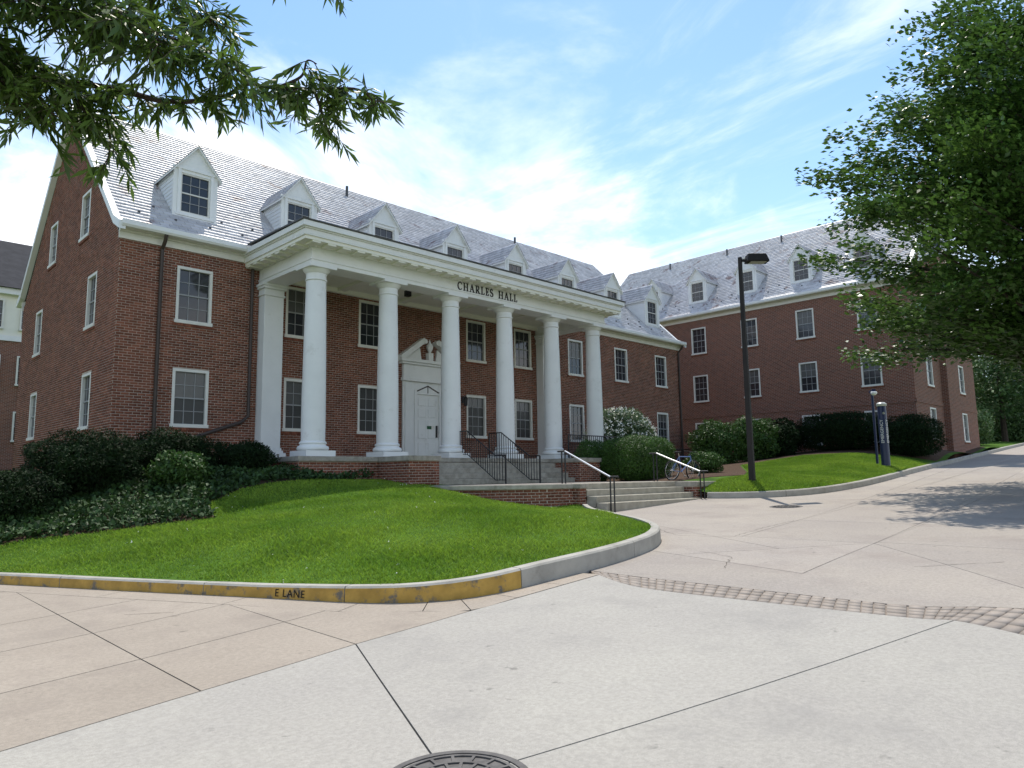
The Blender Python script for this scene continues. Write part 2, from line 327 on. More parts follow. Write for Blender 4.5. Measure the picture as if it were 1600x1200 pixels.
def cut_all(polys, cuts):
    for a, b in cuts:
        res = []; m = np.array([[a[0]+(b[0]-a[0])*t, a[1]+(b[1]-a[1])*t] for t in np.linspace(.03, .97, 25)])
        for p in polys:
            c = inside(m[:, 0], m[:, 1], p).sum()
            res += split(p, a, b) if c >= 4 else [p]
        polys = res
    return [p for p in polys if area(p) > .02]
def shrink(p, d):
    n = len(p); s = sum(p[i][0]*p[(i+1) % n][1]-p[(i+1) % n][0]*p[i][1] for i in range(n)); 
    if s < 0: p = p[::-1]
    out = []
    for i in range(n):
        a, b, c = np.array(p[i-1]), np.array(p[i]), np.array(p[(i+1) % n])
        e1 = b-a; e2 = c-b; l1 = np.linalg.norm(e1); l2 = np.linalg.norm(e2)
        if l1 < 1e-4 or l2 < 1e-4: continue
        n1 = np.array((-e1[1], e1[0]))/l1; n2 = np.array((-e2[1], e2[0]))/l2; k = 1+n1@n2
        out.append(tuple(b+(n1+n2)/max(k, .4)*d))
    return out
def slabs(region, cuts, m, gap=.007):
    for p in cut_all([region], cuts): sheet('slab', shrink(p, gap), Hroad, 1.0, m, road, skirt=.05)
Bl = [(-9, 3.6), (1.06, 5.52), (2.37, 5.8), (3.93, 6.1), (5.52, 6.27), (7.2, 6.33)]
gut = [(8.0, 6.40), (7.2, 6.36), (6.3, 6.315), (5.55, 6.30), (5.2, 6.72), (4.62, 7.55), (3.98, 9.2), (3.12, 11.27), (2.08, 13.82), (-.62, 20.3), (-4, 27.8), (-9.5, 41.8)]
slabs(Bl[:5]+gut[4:]+[(-26, 40), (-20, 1.6)], [((2.52, 13.9), (2.37, 5.8)), ((4.03, 9.3), (3.93, 6.1)), ((-6, 5.3), (2.42, 7.22)), ((2.42, 7.22), (4.7, 7.75)), ((-6, 6.9), (2.47, 8.8)), ((2.47, 8.8), (4.1, 9.2)), ((-6, 8.3), (2.49, 10.33)), ((2.49, 10.33), (3.7, 10.6)), ((-2, 3), (-2, 30)), ((-8, 12), (2.3, 13)), ((-8, 17), (1, 17.5))], 'concrete_tan')
gp = gut+[(p[0], p[1]) for p in kl[:67][::-1] if p[1] < 41.8]
# gutter pan between slabs and kerb
gl = [np.array(q) for q in catmull(gut[::-1], 4)]
kk = [p for p in kl if True]
pan = []
for a in gl: pan.append(min(kk, key=lambda p: (p[0]-a[0])**2+(p[1]-a[1])**2))
for i in range(0, len(gl)-1, 4):
    j = min(i+4, len(gl)-1); poly = [tuple(gl[k]) for k in range(i, j+1)]; kq = []
    for k in range(j, i-1, -1):
        t = tuple(pan[k])
        if not kq or np.hypot(kq[-1][0]-t[0], kq[-1][1]-t[1]) > .02: kq.append(t)
    if area(poly+kq) > .05: sheet('gutter_slab', shrink(poly+kq, .006), Hroad, 1.0, 'concrete_tan', road, skirt=.05)
lowE = [(8.0, 6.4), (7.55, 5.4), (7.58, 3.92), (7.69, 2.45), (7.77, 1.97), (7.3, .9), (6.4, -1.4), (5, -6), (3.5, -16)]
upE = [(8.15, 6.72), (8.1, 5.8), (8.14, 4.1), (8.2, 2.6), (8.55, 1.9), (8.7, .9), (7.9, -1.6), (6.3, -6), (4.3, -16)]
lowC = catmull([(7.95, 6.385)]+lowE[1:], 6); upC = catmull([(8.15, 6.72)]+upE[1:], 6); tl = lambda Q: [tuple(q) for q in Q]
slabs(Bl[1:5]+[(6.3, 6.30), (7.2, 6.345)]+tl(lowC)+[(-16, -16), (-16, 2.3)], [((3.93, 6.1), (2.79, 3.54)), ((2.79, 3.54), (1.2, -.1)), ((2.7, 3.13), (7.8, 2.08)), ((-10, 1.2), (2.6, 3.3)), ((-12, -4), (6, -3)), ((1.2, -.1), (-2, -10))], 'concrete')
ring = [tuple(p) for p in kl if p[0] > 8.2]
Pp = ring+[(15.75, 13.1), (20.5, 12.9)]+kbr+[fr(62, 45.5), fr(49, 36), fr(18, 13.8), fr(6, 9.7), fr(-18, 9.2)]+tl(upC)[::-1]
slabs(Pp, [((8.14, 4.1), (12.55, 4.4)), ((12.55, 4.4), (17.05, 4.8)), ((17.05, 4.8), (26, 5.2)), ((10.0, 6.6), (9.34, 4.2)), ((9.34, 4.2), (8.6, 1.5)), ((10.06, 6.35), (12.54, 4.42)), ((12.54, 4.42), (9.0, 1.3)), ((12.47, 6.6), (12.55, 4.42)), ((13.3, 8.9), (12.2, 7.0)), ((12.2, 6.65), (15.8, 7.05)), ((15.8, 7.05), (24, 7.5)), ((15.7, 7.0), (15.85, 2.5)), ((12.7, 4.3), (12.83, 1)), ((21, 9.6), (21.3, 4)), ((27, 9.2), (27, 4)), ((33, 9.8), (33.4, 5)), ((40, 10.2), (40.5, 6)), ((48, 10.8), (48.5, 7)), ((24, 7.4), (60, 9.5))], 'concrete_pink')
# band of worn brick pavers across the road (hundreds of small bricks: one part)
bv, bf = [], []
def paver_rows(A, Bq, n_across):
    for k in range(n_across):
        acc = 0
        for i in range(len(A)-1):
            a0 = A[i]+(Bq[i]-A[i])*(k/n_across); a1 = A[i+1]+(Bq[i+1]-A[i+1])*(k/n_across); b0 = A[i]+(Bq[i]-A[i])*((k+1)/n_across); b1 = A[i+1]+(Bq[i+1]-A[i+1])*((k+1)/n_across)
            n = max(1, int(np.linalg.norm(a1-a0)/.105))
            for t in range(n):
                q = [a0+(a1-a0)*((t+.06)/n), a0+(a1-a0)*((t+.94)/n), b0+(b1-b0)*((t+.94)/n), b0+(b1-b0)*((t+.06)/n)]
                c = sum(q)/4; q = [c+(p-c)*.995 for p in q]; dz = rng.uniform(-.006, .001); b = len(bv)
                zz = [float(Hroad(p[0], p[1]))+dz for p in q]
                bv.extend([(p[0], p[1], z) for p, z in zip(q, zz)]+[(p[0], p[1], z-.04) for p, z in zip(q, zz)])
                bf.extend([(b, b+1, b+2, b+3)]+[(b+i_, b+4+i_, b+4+(i_+1) % 4, b+(i_+1) % 4) for i_ in range(4)])
paver_rows(lowC[:37], upC[:37], 4)
sheet('paver_bed', tl(lowC)+tl(upC)[::-1], lambda x, y: Hroad(x, y)-.012, 1.0, 'paver_sand', road)
o = np_mesh('paver_band', np.array(bv), np.array(bf), 'paver', road, 'stuff')

# fine cracks in the old concrete
def crack(pts, w=.006):
    m = MB(); P = []
    for i in range(len(pts)-1):
        a, b = np.array(pts[i]), np.array(pts[i+1]); n = max(2, int(np.linalg.norm(b-a)/.12))
        P += [a+(b-a)*k/n+rng.normal(size=2)*.018 for k in range(n)]
    P.append(np.array(pts[-1]))
    for i in range(len(P)-1):
        d = P[i+1]-P[i]; d /= np.linalg.norm(d)+1e-9; q = np.array((-d[1], d[0]))*w*rng.uniform(.4, 1)
        c4 = (P[i]-q, P[i]+q, P[i+1]+q, P[i+1]-q); m.add([(c[0], c[1], float(Hroad(*c))+.003) for c in c4], [(0, 1, 2, 3)])
    m.build('crack', 'joint', road)
for pts in ([(13.1, 9.0), (12.1, 7.8), (12.3, 6.8)], [(12.3, 6.8), (14.1, 7.0), (15.6, 7.1)], [(9.2, 5.2), (10.1, 5.6), (10.4, 6.3)], [(10.5, 3.2), (11.4, 2.4)], [(3.0, 9.6), (3.4, 9.2)], [(.9, 7.6), (1.4, 8.1)]):
    crack(pts)
# kerbs: stones with joints
def kerb(name, pts, revf, w, seg, yellow_to=None, side=1):
    root = tag(empty(name), kind='structure'); pts = [np.array(p) for p in pts]
    d = np.r_[0, np.cumsum([np.linalg.norm(pts[i+1]-pts[i]) for i in range(len(pts)-1)])]; tot = d[-1]
    P = lambda s: np.array((np.interp(s, d, [p[0] for p in pts]), np.interp(s, d, [p[1] for p in pts])))
    s = 0
    while s < tot-.3:
        e = min(s+seg*random.uniform(.85, 1.15), tot); n = max(2, int((e-s)/.3)); vs = []; ln = e-s
        for i in range(n+1):
            t = s+.007+(ln-.014)*i/n; p = P(t); q = P(min(t+.05, tot))-P(max(t-.05, 0)); q /= np.linalg.norm(q); nm = np.array((-q[1], q[0]))*side
            z = float(Hroad(*p)); h = revf(t/tot)
            for off, zz in ((0, z-.1), (.012, z+h-.025), (.035, z+h), (w, z+h+.004), (w, z-.1)):
                vs.append((p[0]+nm[0]*off, p[1]+nm[1]*off, zz))
        yel = yellow_to is not None and P((s+e)/2)[0] < yellow_to
        m = MB(); fs = []; mi = []
        for i in range(n):
            for k in range(4): fs.append((i*5+k, i*5+k+1, (i+1)*5+k+1, (i+1)*5+k)); mi.append(1 if (k == 0 and yel) else 0)
        fs += [(0, 1, 2, 3, 4), tuple(n*5+k for k in (4, 3, 2, 1, 0))]; mi += [0, 0]
        m.add(vs, fs); m.m = mi
        o = m.build('kerbstone', ['kerb_concrete', 'kerb_yellow'], root)
        if yel: o['label'] = 'kerbstone with worn yellow paint on its face'
        s = e
    return root, P, tot
kroot, KP, ktot = kerb('kerb', kl, lambda t: .155+.09*min(1, max(0, (t-.70)/.08)), .17, 2.6, 7.7, 1)
kerb('kerb', kr, lambda t: .19, .17, 2.8, None, 1)

# ------------------------------------------------------------------ brickwork
def bricks(o, ud, n, W_, H_, holes, clip=None, pick=None):
    """running bond of real bricks on a wall face. o: lower left corner, ud: direction along, n: outward normal. returns boxes (N,8,3)"""
    BW, BH, J = .215, .0755, .0135; o = np.array(o, float); ud = np.array(ud, float); n = np.array(n, float); up = np.array((0, 0, 1.)); res = []
    for r in range(int(H_/BH)+1):
        z0 = r*BH+J/2; z1 = min((r+1)*BH-J/2, H_)
        if z1-z0 < .02: continue
        x = -(BW/2 if r % 2 else 0)
        while x < W_:
            a, b = max(x+J/2, 0), min(x+BW-J/2, W_); x += BW
            segs = [(a, b)]
            for (h0, h1, v0, v1) in holes:
                if z1 > v0 and z0 < v1:
                    ns_ = []
                    for (p, q) in segs:
                        if q <= h0 or p >= h1: ns_.append((p, q)); continue
                        if p < h0: ns_.append((p, h0))
                        if q > h1: ns_.append((h1, q))
                    segs = ns_
            if clip:
                lo, hi = clip(z1); segs = [(max(p, lo), min(q, hi)) for p, q in segs]
            for p, q in segs:
                if q-p > .025: res.append((p, q, z0, z1, rng.uniform(.002, .0055)))
    R_ = np.array(res); out = np.empty((len(R_), 8, 3))
    for k, (iu, iz, d) in enumerate(((0, 2, 0), (1, 2, 0), (1, 3, 0), (0, 3, 0), (0, 2, 1), (1, 2, 1), (1, 3, 1), (0, 3, 1))):
        out[:, k] = o+ud*R_[:, iu, None]+up*R_[:, iz, None]+n*(R_[:, 4, None] if d else -.004)
    return out
QB = np.array([(4, 5, 6, 7), (0, 1, 5, 4), (1, 2, 6, 5), (2, 3, 7, 6), (3, 0, 4, 7)])
def brick_mesh(name, B, parent, nrm):
    q = (QB[None]+(np.arange(len(B))*8)[:, None, None]).reshape(-1, 4)
    v = B.reshape(-1, 3); a, b, c = B[0][4], B[0][5], B[0][6]
    if np.dot(np.cross(b-a, c-b), nrm) < 0: q = q[:, ::-1]
    return np_mesh(name, v, q, 'brick', parent, 'stuff')
def wall_panel(name, o, ud, n, W_, H_, holes, parent, mats='mortar', depth=.14, planes=()):
    """mortar face with openings and their reveals"""
    o = Vector(o); ud = Vector(ud); n = Vector(n); us = sorted({0, W_, *[h[0] for h in holes], *[h[1] for h in holes]}); vs = sorted({0, H_, *[h[2] for h in holes], *[h[3] for h in holes]})
    bm = bmesh.new(); P = lambda u, v, d=0: o+ud*u+Vector((0, 0, v))-n*d
    for i in range(len(us)-1):
        for j in range(len(vs)-1):
            c = ((us[i]+us[i+1])/2, (vs[j]+vs[j+1])/2)
            if any(h[0] < c[0] < h[1] and h[2] < c[1] < h[3] for h in holes): continue
            bm.faces.new([bm.verts.new(P(*q)) for q in ((us[i], vs[j]), (us[i+1], vs[j]), (us[i+1], vs[j+1]), (us[i], vs[j+1]))])
    for h in holes:
        c4 = [(h[0], h[2]), (h[1], h[2]), (h[1], h[3]), (h[0], h[3])]
        for k in range(4):
            a, b = c4[k], c4[(k+1) % 4]; bm.faces.new([bm.verts.new(P(*a)), bm.verts.new(P(*a, depth)), bm.verts.new(P(*b, depth)), bm.verts.new(P(*b))])
    for co, no in planes: bmesh.ops.bisect_plane(bm, geom=bm.verts[:]+bm.edges[:]+bm.faces[:], plane_co=co, plane_no=no, clear_outer=True)
    bmesh.ops.remove_doubles(bm, verts=bm.verts, dist=.0005)
    me = bpy.data.meshes.new(name); bm.to_mesh(me); bm.free(); me.materials.append(MAT[mats]); return link(name, me, parent)

# ------------------------------------------------------------------ windows (origin: bottom centre of the opening on the wall face, facing -y)
def window_meshes(w, h, single=True, pane_mat='glass'):
    T_ = .085; f = MB(); y0, y1 = -.012, .12
    f.box(-w/2, w/2, y0, y1, h-T_, h).box(-w/2, -w/2+T_, y0, y1, 0, h-T_).box(w/2-T_, w/2, y0, y1, 0, h-T_).box(-w/2-.03, w/2+.03, y0-.035, y1, -.05, .055)
    gw, gh = w-2*T_, h-T_-.055; zb = .055; mid = zb+gh/2
    D = {'window': f.mesh('window', 'trim', bevel=.006)}
    mu = MB(); mu.box(-gw/2, gw/2, .045, .10, mid-.02, mid+.02)
    for c in (1, 2): x = -gw/2+gw*c/3; mu.box(x-.009, x+.009, .062, .095, zb, h-T_)
    for r in (1, 3): z = zb+gh*r/4; mu.box(-gw/2, gw/2, .060, .093, z-.009, z+.009)
    D['muntin'] = mu.mesh('muntin', 'muntin')
    pw, ph = (gw/3, gh/4) if single else (gw, gh/2)
    D['pane'] = MB().box(-pw/2, pw/2, 0, .012, 0, ph).mesh('pane', pane_mat)
    D['shade'] = MB().box(-pw/2, pw/2, 0, .012, 0, ph).mesh('pane', 'blind')
    D['cells'] = [(-gw/2+gw*(c+.5)/3, zb+gh*r/4) for r in range(4) for c in range(3)] if single else [(0, zb), (0, mid)]
    return D
def place_window(D, parent, loc, rz, blind=None):
    if blind is None: blind = random.choice((0, 0, 0, 0, .3, .5, .5))
    w = link('window', D['window'], parent, loc, rz); link('muntin', D['muntin'], w)
    zs = sorted({c[1] for c in D['cells']})
    for (x, z) in D['cells']: link('pane', D['shade'] if z > zs[-1]-(zs[-1]-zs[0])*blind*1.05+.001 and blind else D['pane'], w, (x, .08+rng.uniform(-.0015, .0015), z))
    return w
WF = window_meshes(1.05, 1.66); WFS = window_meshes(1.05, 1.66, True, 'screen'); WG = window_meshes(.94, 1.64, False); WA = window_meshes(.96, 1.52, False); WW = window_meshes(1.05, 1.68, False)
def sill(parent, loc, rz, w=1.2):
    b = MB(); n = int(w/.075)
    for i in range(n): x = -w/2+w*i/n; b.box(x+.004, x+w/n-.004, -.035, .1, -.13, -.052)
    return b.build('sill', 'brick', parent, loc, rz)

# ------------------------------------------------------------------ the hall
X0, X1, Y0, Y1 = 6.1, 34.45, 21.606, 33.45; EAVE, RIDGE = 6.85, 12.92; YR = (Y0+Y1)/2; ZB = -.6
hall = tag(empty('brick_hall', (X0, Y0, 0)), 'red brick hall with white columned portico, slate roof and a row of dormers', 'building')
hall.location = (0, 0, 0)
fx = [8.18, 11.63, 14.4, 19.41, 22.12, 25.62, 29.13, 32.62]
holes = []
for x in fx:
    for zb in (1.63, 4.68): holes.append((x-.525-X0, x+.525-X0, zb-ZB, zb+1.66-ZB))
holes.append((15.75-X0, 18.1-X0, .6-ZB, 3.6-ZB))
fw_ = wall_panel('front_wall', (X0, Y0, ZB), (1, 0, 0), (0, -1, 0), X1-X0, 7.0-ZB, holes, hall)
B = bricks((X0, Y0, ZB), (1, 0, 0), (0, -1, 0), X1-X0, 6.84-ZB, holes)
ctr = B.mean(1); near = np.where((ctr[:, 0] < 7.55) & (ctr[:, 2] > 1.0))[0]; near = near[np.argsort(np.hypot(ctr[near, 0]-6.5, ctr[near, 2]-4.2))][:290]
sel = np.zeros(len(B), bool)
full = np.array([abs((B[i, 1]-B[i, 0])[0]-.2015) < .003 for i in near]); near = near[full]; sel[near] = True
brick_mesh('brickwork', B[~sel], fw_, (0, -1, 0))
bm1 = MB().box(0, .2015, -.0045, .004, 0, .062).mesh('brick', 'single_brick')
for i in near: link('brick', bm1, fw_, tuple(B[i, 0]+np.array((0, -.004-rng.uniform(0, .0012), 0))))
for x in fx:
    place_window(WFS if x < 24 else WF, hall, (x, Y0, 1.63), 0); place_window(WF, hall, (x, Y0, 4.68), 0)
    for zb in (1.63, 4.68): sill(hall, (x, Y0, zb), 0)
# gable ends
def gclip(z): h = (z+ZB-EAVE); t = max(0, h/(RIDGE-EAVE)*(YR-Y0)); return (t, (Y1-Y0)-t)
gh = []
for yc, zb, hh, ww in ((24.15, 1.63, 1.64, .94), (30.72, 1.63, 1.64, .94), (24.15, 4.68, 1.64, .94), (30.72, 4.68, 1.64, .94), (25.33, 7.75, 1.52, .96), (29.3, 7.75, 1.52, .96)): gh.append((Y1-yc-ww/2, Y1-yc+ww/2, zb-ZB, zb+hh-ZB))
sl = Vector((0, RIDGE-EAVE, -(YR-Y0)))
pl = [((X0, Y0, EAVE), (0, -(RIDGE-EAVE), (YR-Y0))), ((X0, Y1, EAVE), (0, (RIDGE-EAVE), (YR-Y0)))]
gw_ = wall_panel('gable_wall', (X0, Y1, ZB), (0, -1, 0), (-1, 0, 0), Y1-Y0, RIDGE-ZB, gh, hall, planes=pl)
brick_mesh('brickwork', bricks((X0, Y1, ZB), (0, -1, 0), (-1, 0, 0), Y1-Y0, RIDGE-ZB, gh, gclip), gw_, (-1, 0, 0))
for yc, zb in ((24.15, 1.63), (30.72, 1.63), (24.15, 4.68), (30.72, 4.68)): place_window(WG, hall, (X0, yc, zb), -pi/2); sill(hall, (X0, yc, zb), -pi/2, 1.08)
for yc in (25.33, 29.3): place_window(WA, hall, (X0, yc, 7.75), -pi/2); sill(hall, (X0, yc, 7.75), -pi/2, 1.1)
wall_panel('gable_wall', (X1, Y0, ZB), (0, 1, 0), (1, 0, 0), Y1-Y0, RIDGE-ZB, [], hall, 'far_brick', planes=pl)
wall_panel('back_wall', (X1, Y1, ZB), (-1, 0, 0), (0, 1, 0), X1-X0, 7.0-ZB, [], hall, 'far_brick')

# roofs: plain deck with separate overlapping slates on the side that shows
def slate_roof(parent, xa, xb, prof, tf, name='slates', w=.27, ex=.205):
    """prof: list of (run, height) from eave to ridge in the roof's own section; tf maps (along, run, height) to world"""
    L_ = [0]; 
    for i in range(len(prof)-1): L_.append(L_[-1]+math.hypot(prof[i+1][0]-prof[i][0], prof[i+1][1]-prof[i][1]))
    at = lambda s: (np.interp(s, L_, [p[0] for p in prof]), np.interp(s, L_, [p[1] for p in prof]))
    V, F = [], []; row = 0; s = 0
    while s < L_[-1]-.05:
        s1 = min(s+ex*1.15, L_[-1]); r0, h0 = at(s); r1, h1 = at(s1); dl = math.hypot(r1-r0, h1-h0); nr, nh = -(h1-h0)/dl, (r1-r0)/dl
        x = xa-(w/2 if row % 2 else 0)
        while x < xb:
            a, b = max(x+.004, xa), min(x+w-.004, xb); x += w
            if b-a < .03: continue
            lift = .011+rng.uniform(-.002, .003); j = rng.uniform(-.008, .008); tw = rng.uniform(-.0018, .0018)
            p = [(a, r0+nr*(lift+tw)+(r1-r0)/dl*j, h0+nh*(lift+tw)+(h1-h0)/dl*j), (b, r0+nr*(lift-tw)+(r1-r0)/dl*j, h0+nh*(lift-tw)+(h1-h0)/dl*j), (b, r1+nr*.004, h1+nh*.004), (a, r1+nr*.004, h1+nh*.004),
                 (a, r0+(r1-r0)/dl*j-nr*.004, h0+(h1-h0)/dl*j-nh*.004), (b, r0+(r1-r0)/dl*j-nr*.004, h0+(h1-h0)/dl*j-nh*.004)]
            k = len(V); V.extend(tf(*q) for q in p); F += [(k, k+1, k+2, k+3), (k+4, k+5, k+1, k)]
        s += ex; row += 1
    V = np.array(V); F = np.array(F); a, b, c = V[F[0][0]], V[F[0][1]], V[F[0][2]]
    if np.cross(b-a, c-b)[2] < 0: F = F[:, ::-1]
    return np_mesh(name, V, F, 'slate', parent, 'stuff')
PROF = [(-.38, 7.2), (.15, 7.47), (.62, 7.93), (YR-Y0, RIDGE+.12)]
rf = MB(); XA, XB = X0-.12, X1+.12
pf = [(Y0+r, h) for r, h in PROF]+[(2*YR-(Y0+r), h) for r, h in PROF[::-1][1:]]
bot = [(y, z-.13) for y, z in pf][::-1]
rf.prism(pf+bot, XA+.05, XB-.05, 'x')
roof = rf.build('roof', 'slate_dark', hall)
slate_roof(roof, XA, XB, PROF, lambda a, r, h: (a, Y0+r, h))
# roof vents
def pipe(parent, x, y, z): MB().tube([(x, y, z-.1), (x, y, z+.5)], .06, 8).build('vent_pipe', 'slate_dark', parent)
for x, d in ((16.6, .6), (27.2, .5)): pipe(roof, x, YR-d, RIDGE-d+.1)
# rakes, cornice and gutter
rk = MB(); pr_o = [(y, z+.02) for y, z in pf]; pr_i = [(y, z-.22) for y, z in pf]
for i in range(len(pf)-1):
    rk.add([(XA-.06, *pr_i[i]), (XA-.06, *pr_i[i+1]), (XA-.06, *pr_o[i+1]), (XA-.06, *pr_o[i]), (XA+.12, *pr_i[i]), (XA+.12, *pr_i[i+1]), (XA+.12, *pr_o[i+1]), (XA+.12, *pr_o[i])], [(0, 1, 2, 3), (7, 6, 5, 4), (0, 4, 5, 1), (3, 2, 6, 7), (0, 3, 7, 4), (1, 5, 6, 2)])
rk.build('rake_board', 'white_paint', hall)
rk2 = [(v[0]+(XB-XA-.06), v[1], v[2]) for v in rk.v]; m2 = MB(); m2.v = rk2; m2.f = rk.f; m2.m = rk.m; m2.build('rake_board', 'white_paint', hall)
for nm, ys, sg in (('cornice', Y0, -1), ('cornice', Y1, 1)):
    c = MB(); prf = [(0, 6.82), (sg*.05, 6.82), (sg*.05, 7.0), (sg*.12, 7.02), (sg*.12, 7.06), (sg*.30, 7.06), (sg*.30, 7.10), (0, 7.2)]
    c.prism([(ys+a, b) for a, b in (prf if sg < 0 else prf)], X0-.06, X1+.06, 'x'); c.build(nm, 'trim', hall)
gt = MB(); gt.prism([(Y0-.44, 7.25), (Y0-.44, 7.13), (Y0-.40, 7.07), (Y0-.303, 7.07), (Y0-.303, 7.19)], X0-.1, X1+.14, 'x'); gt.build('gutter', 'white_paint', hall)
for nm, pts in (('downspout', [(7.19, Y0-.36, 7.08), (7.19, Y0-.3, 6.92), (7.19, Y0-.07, 6.7), (7.19, Y0-.07, 0)]), ('downspout', [(9.92, Y0-.36, 7.08), (9.92, Y0-.3, 6.92), (9.92, Y0-.07, 6.7), (9.92, Y0-.07, 2.0), (9.7, Y0-.07, 1.8), (7.9, Y0-.07, 1.15)]), ('downspout', [(34.3, Y0-.36, 7.08), (34.3, Y0-.3, 6.92), (34.3, Y0-.07, 6.7), (34.3, Y0-.07, .2)])):
    MB().tube(pts, .055, 8).build(nm, 'brown_metal', hall, smooth=40)
sg_ = MB()
for i in range(27):
    for k in range(2):
        x = X0+.6+i*1.04+k*.52; r = .55+.42*k; h = np.interp(r, [p[0] for p in PROF], [p[1] for p in PROF]); sg_.box(x-.03, x+.03, Y0+r-.03, Y0+r+.02, h, h+.06)
sgo = sg_.build('snow_guards', 'slate_dark', roof); sgo['kind'] = 'stuff'

# dormer (origin: bottom centre of its face; face looks to -y)
def make_dormer():
    w, he, ha, SL = .68, 1.60, 2.46, .943
    f = MB(); gw, z0, z1 = .455, .22, 1.50                                 # face boards round the window
    f.box(-w, w, 0, .1, 0, z0).box(-w, -gw, 0, .1, z0, z1).box(gw, w, 0, .1, z0, z1).box(-w, w, 0, .1, z1, he)
    f.prism([(-w, he), (w, he), (0, ha-.06)], 0, .1)
    d = f.build('dormer', 'white_paint', None)
    t = MB(); t.box(-w-.02, w+.02, -.05, .0, -.03, .09).box(-gw-.10, -gw-.003, -.03, 0, .14, 1.6).box(gw+.003, gw+.10, -.03, 0, .14, 1.6).box(-w-.04, w+.04, -.04, 0, 1.6, 1.68).box(-gw-.14, gw+.14, -.06, 0, .10, .17)
    t.build('trim', 'white_paint', d, bevel=.004)
    for s in (-1, 1):
        c = MB(); n = 12
        for i in range(n):                                                # lapped boards of the side wall
            za, zb = he*i/n, he*(i+1)/n; ya, yb = (za+.0)/SL+.25, (zb+.0)/SL+.25
            x0, x1 = s*(w+.006), s*(w-.012)
            c.add([(x0, .0, za), (x0, ya, za), (x1, yb, zb), (x1, 0, zb), (x1-s*.02, 0, za), (x1-s*.02, ya, za)], [(0, 1, 2, 3), (0, 4, 5, 1)])
        c.build('siding', 'siding', d)
        r = MB(); ov = .10; ye = he/SL+.3; ya = ha/SL+.3                       # roof slope
        ex, ez = s*(w+ov), he-ov*(ha-he)/w
        r.add([(ex, -.10, ez), (0, -.10, ha), (0, ya, ha), (ex, ye, ez), (ex, -.10, ez-.06), (0, -.10, ha-.07), (0, ya, ha-.07), (ex, ye, ez-.06)], [(0, 1, 2, 3), (4, 7, 6, 5), (0, 4, 5, 1), (0, 3, 7, 4)])
        r.build('roof_slope', 'white_paint', d)
        V, F = [], []; Ls = math.hypot(w+ov, ha-ez); nr = 6
        for i in range(nr):
            f0, f1 = i/nr, min(1, (i+1.15)/nr); y = -.12-(.11 if i % 2 else 0)
            while y < ya:
                a, b = max(y+.004, -.12), y+.22-.004; y += .22
                lim = ye+(ya-ye)*f0
                if a > lim: continue
                b = min(b, lim+.1); lf = .014+rng.uniform(-.004, .006)
                P = lambda f_, y_, l: (ex*(1-f_)+s*l*.75, y_, ez+(ha-ez)*f_+l*.7)
                k = len(V); V += [P(f0, a, lf), P(f0, b, lf), P(f1, b, .004), P(f1, a, .004), P(f0, a, 0), P(f0, b, 0)]; F += [(k, k+1, k+2, k+3), (k+4, k+5, k+1, k)]
        F = np.array(F)
        if s > 0: F = F
        o_ = np_mesh('roof_slates', np.array(V), F if s < 0 else F[:, ::-1], 'slate', d, 'stuff')
        # snug flashing along the foot of the side wall
    gw2, gh2 = 2*gw-.09, z1-z0-.09
    fr_ = MB(); fr_.box(-gw, gw, .02, .1, z1-.045, z1).box(-gw, gw, .02, .1, z0, z0+.045).box(-gw, -gw+.045, .02, .1, z0+.045, z1-.045).box(gw-.045, gw, .02, .1, z0+.045, z1-.045).box(-gw2/2, gw2/2, .04, .09, (z0+z1)/2-.02, (z0+z1)/2+.02)
    fr_.build('window_frame', 'trim', d)
    mu = MB()
    for c in (1, 2): x = -gw2/2+gw2*c/3; mu.box(x-.008, x+.008, .052, .09, z0+.045, z1-.045)
    for q in (1, 3): z = z0+.045+gh2*q/4; mu.box(-gw2/2, gw2/2, .05, .088, z-.008, z+.008)
    mu.build('muntin', 'muntin', d)
    pm = MB().box(-gw2/6, gw2/6, 0, .012, 0, gh2/4).mesh('pane', 'glass')
    for r_ in range(4):
        for c in range(3): link('pane', pm, d, (-gw2/2+gw2*(c+.5)/3, .075, z0+.045+gh2*r_/4))
    return d
D0 = make_dormer()
for i in range(8):
    d = copy_tree(D0, hall); d.location = (8.42+3.563*i, 22.5, 8.1); d.rotation_euler = (0, 0, 0)

# portico
FLZ = .67
cx = [10.53, 13.07, 15.62, 18.17, 20.72, 23.27]; CY = 18.67
sh = [(.335, 0), (.338, .3), (.335, 1.3), (.322, 2.5), (.305, 3.6), (.288, 4.55), (.286, 4.72)]
shaft = MB().lathe([(r, z+FLZ+.43) for r, z in sh], 40).mesh('column', 'white_paint', 40)
bs_ = MB().box(-.46, .46, -.46, .46, FLZ, FLZ+.17); tor = [(.44, FLZ+.17)]+[(.385+.06*cos(a), FLZ+.24+.07*sin(a)) for a in np.linspace(-pi/2, pi/2, 9)]+[(.37, FLZ+.32), (.36, FLZ+.35), (.385, FLZ+.37), (.385, FLZ+.40), (.34, FLZ+.44)]
bs_.lathe(tor, 40); basem = bs_.mesh('base', 'white_paint', 40)
zt = FLZ+5.1
cp = MB().lathe([(.287, zt-.02), (.315, zt+.0), (.315, zt+.03), (.29, zt+.04), (.29, zt+.2), (.31, zt+.21), (.33, zt+.24), (.385, zt+.31), (.40, zt+.335)], 40).box(-.43, .43, -.43, .43, zt+.33, zt+.41); capm = cp.mesh('capital', 'white_paint', 40)
for x in cx:
    c = link('column', shaft, hall, (x, CY, 0)); link('base', basem, c); link('capital', capm, c)
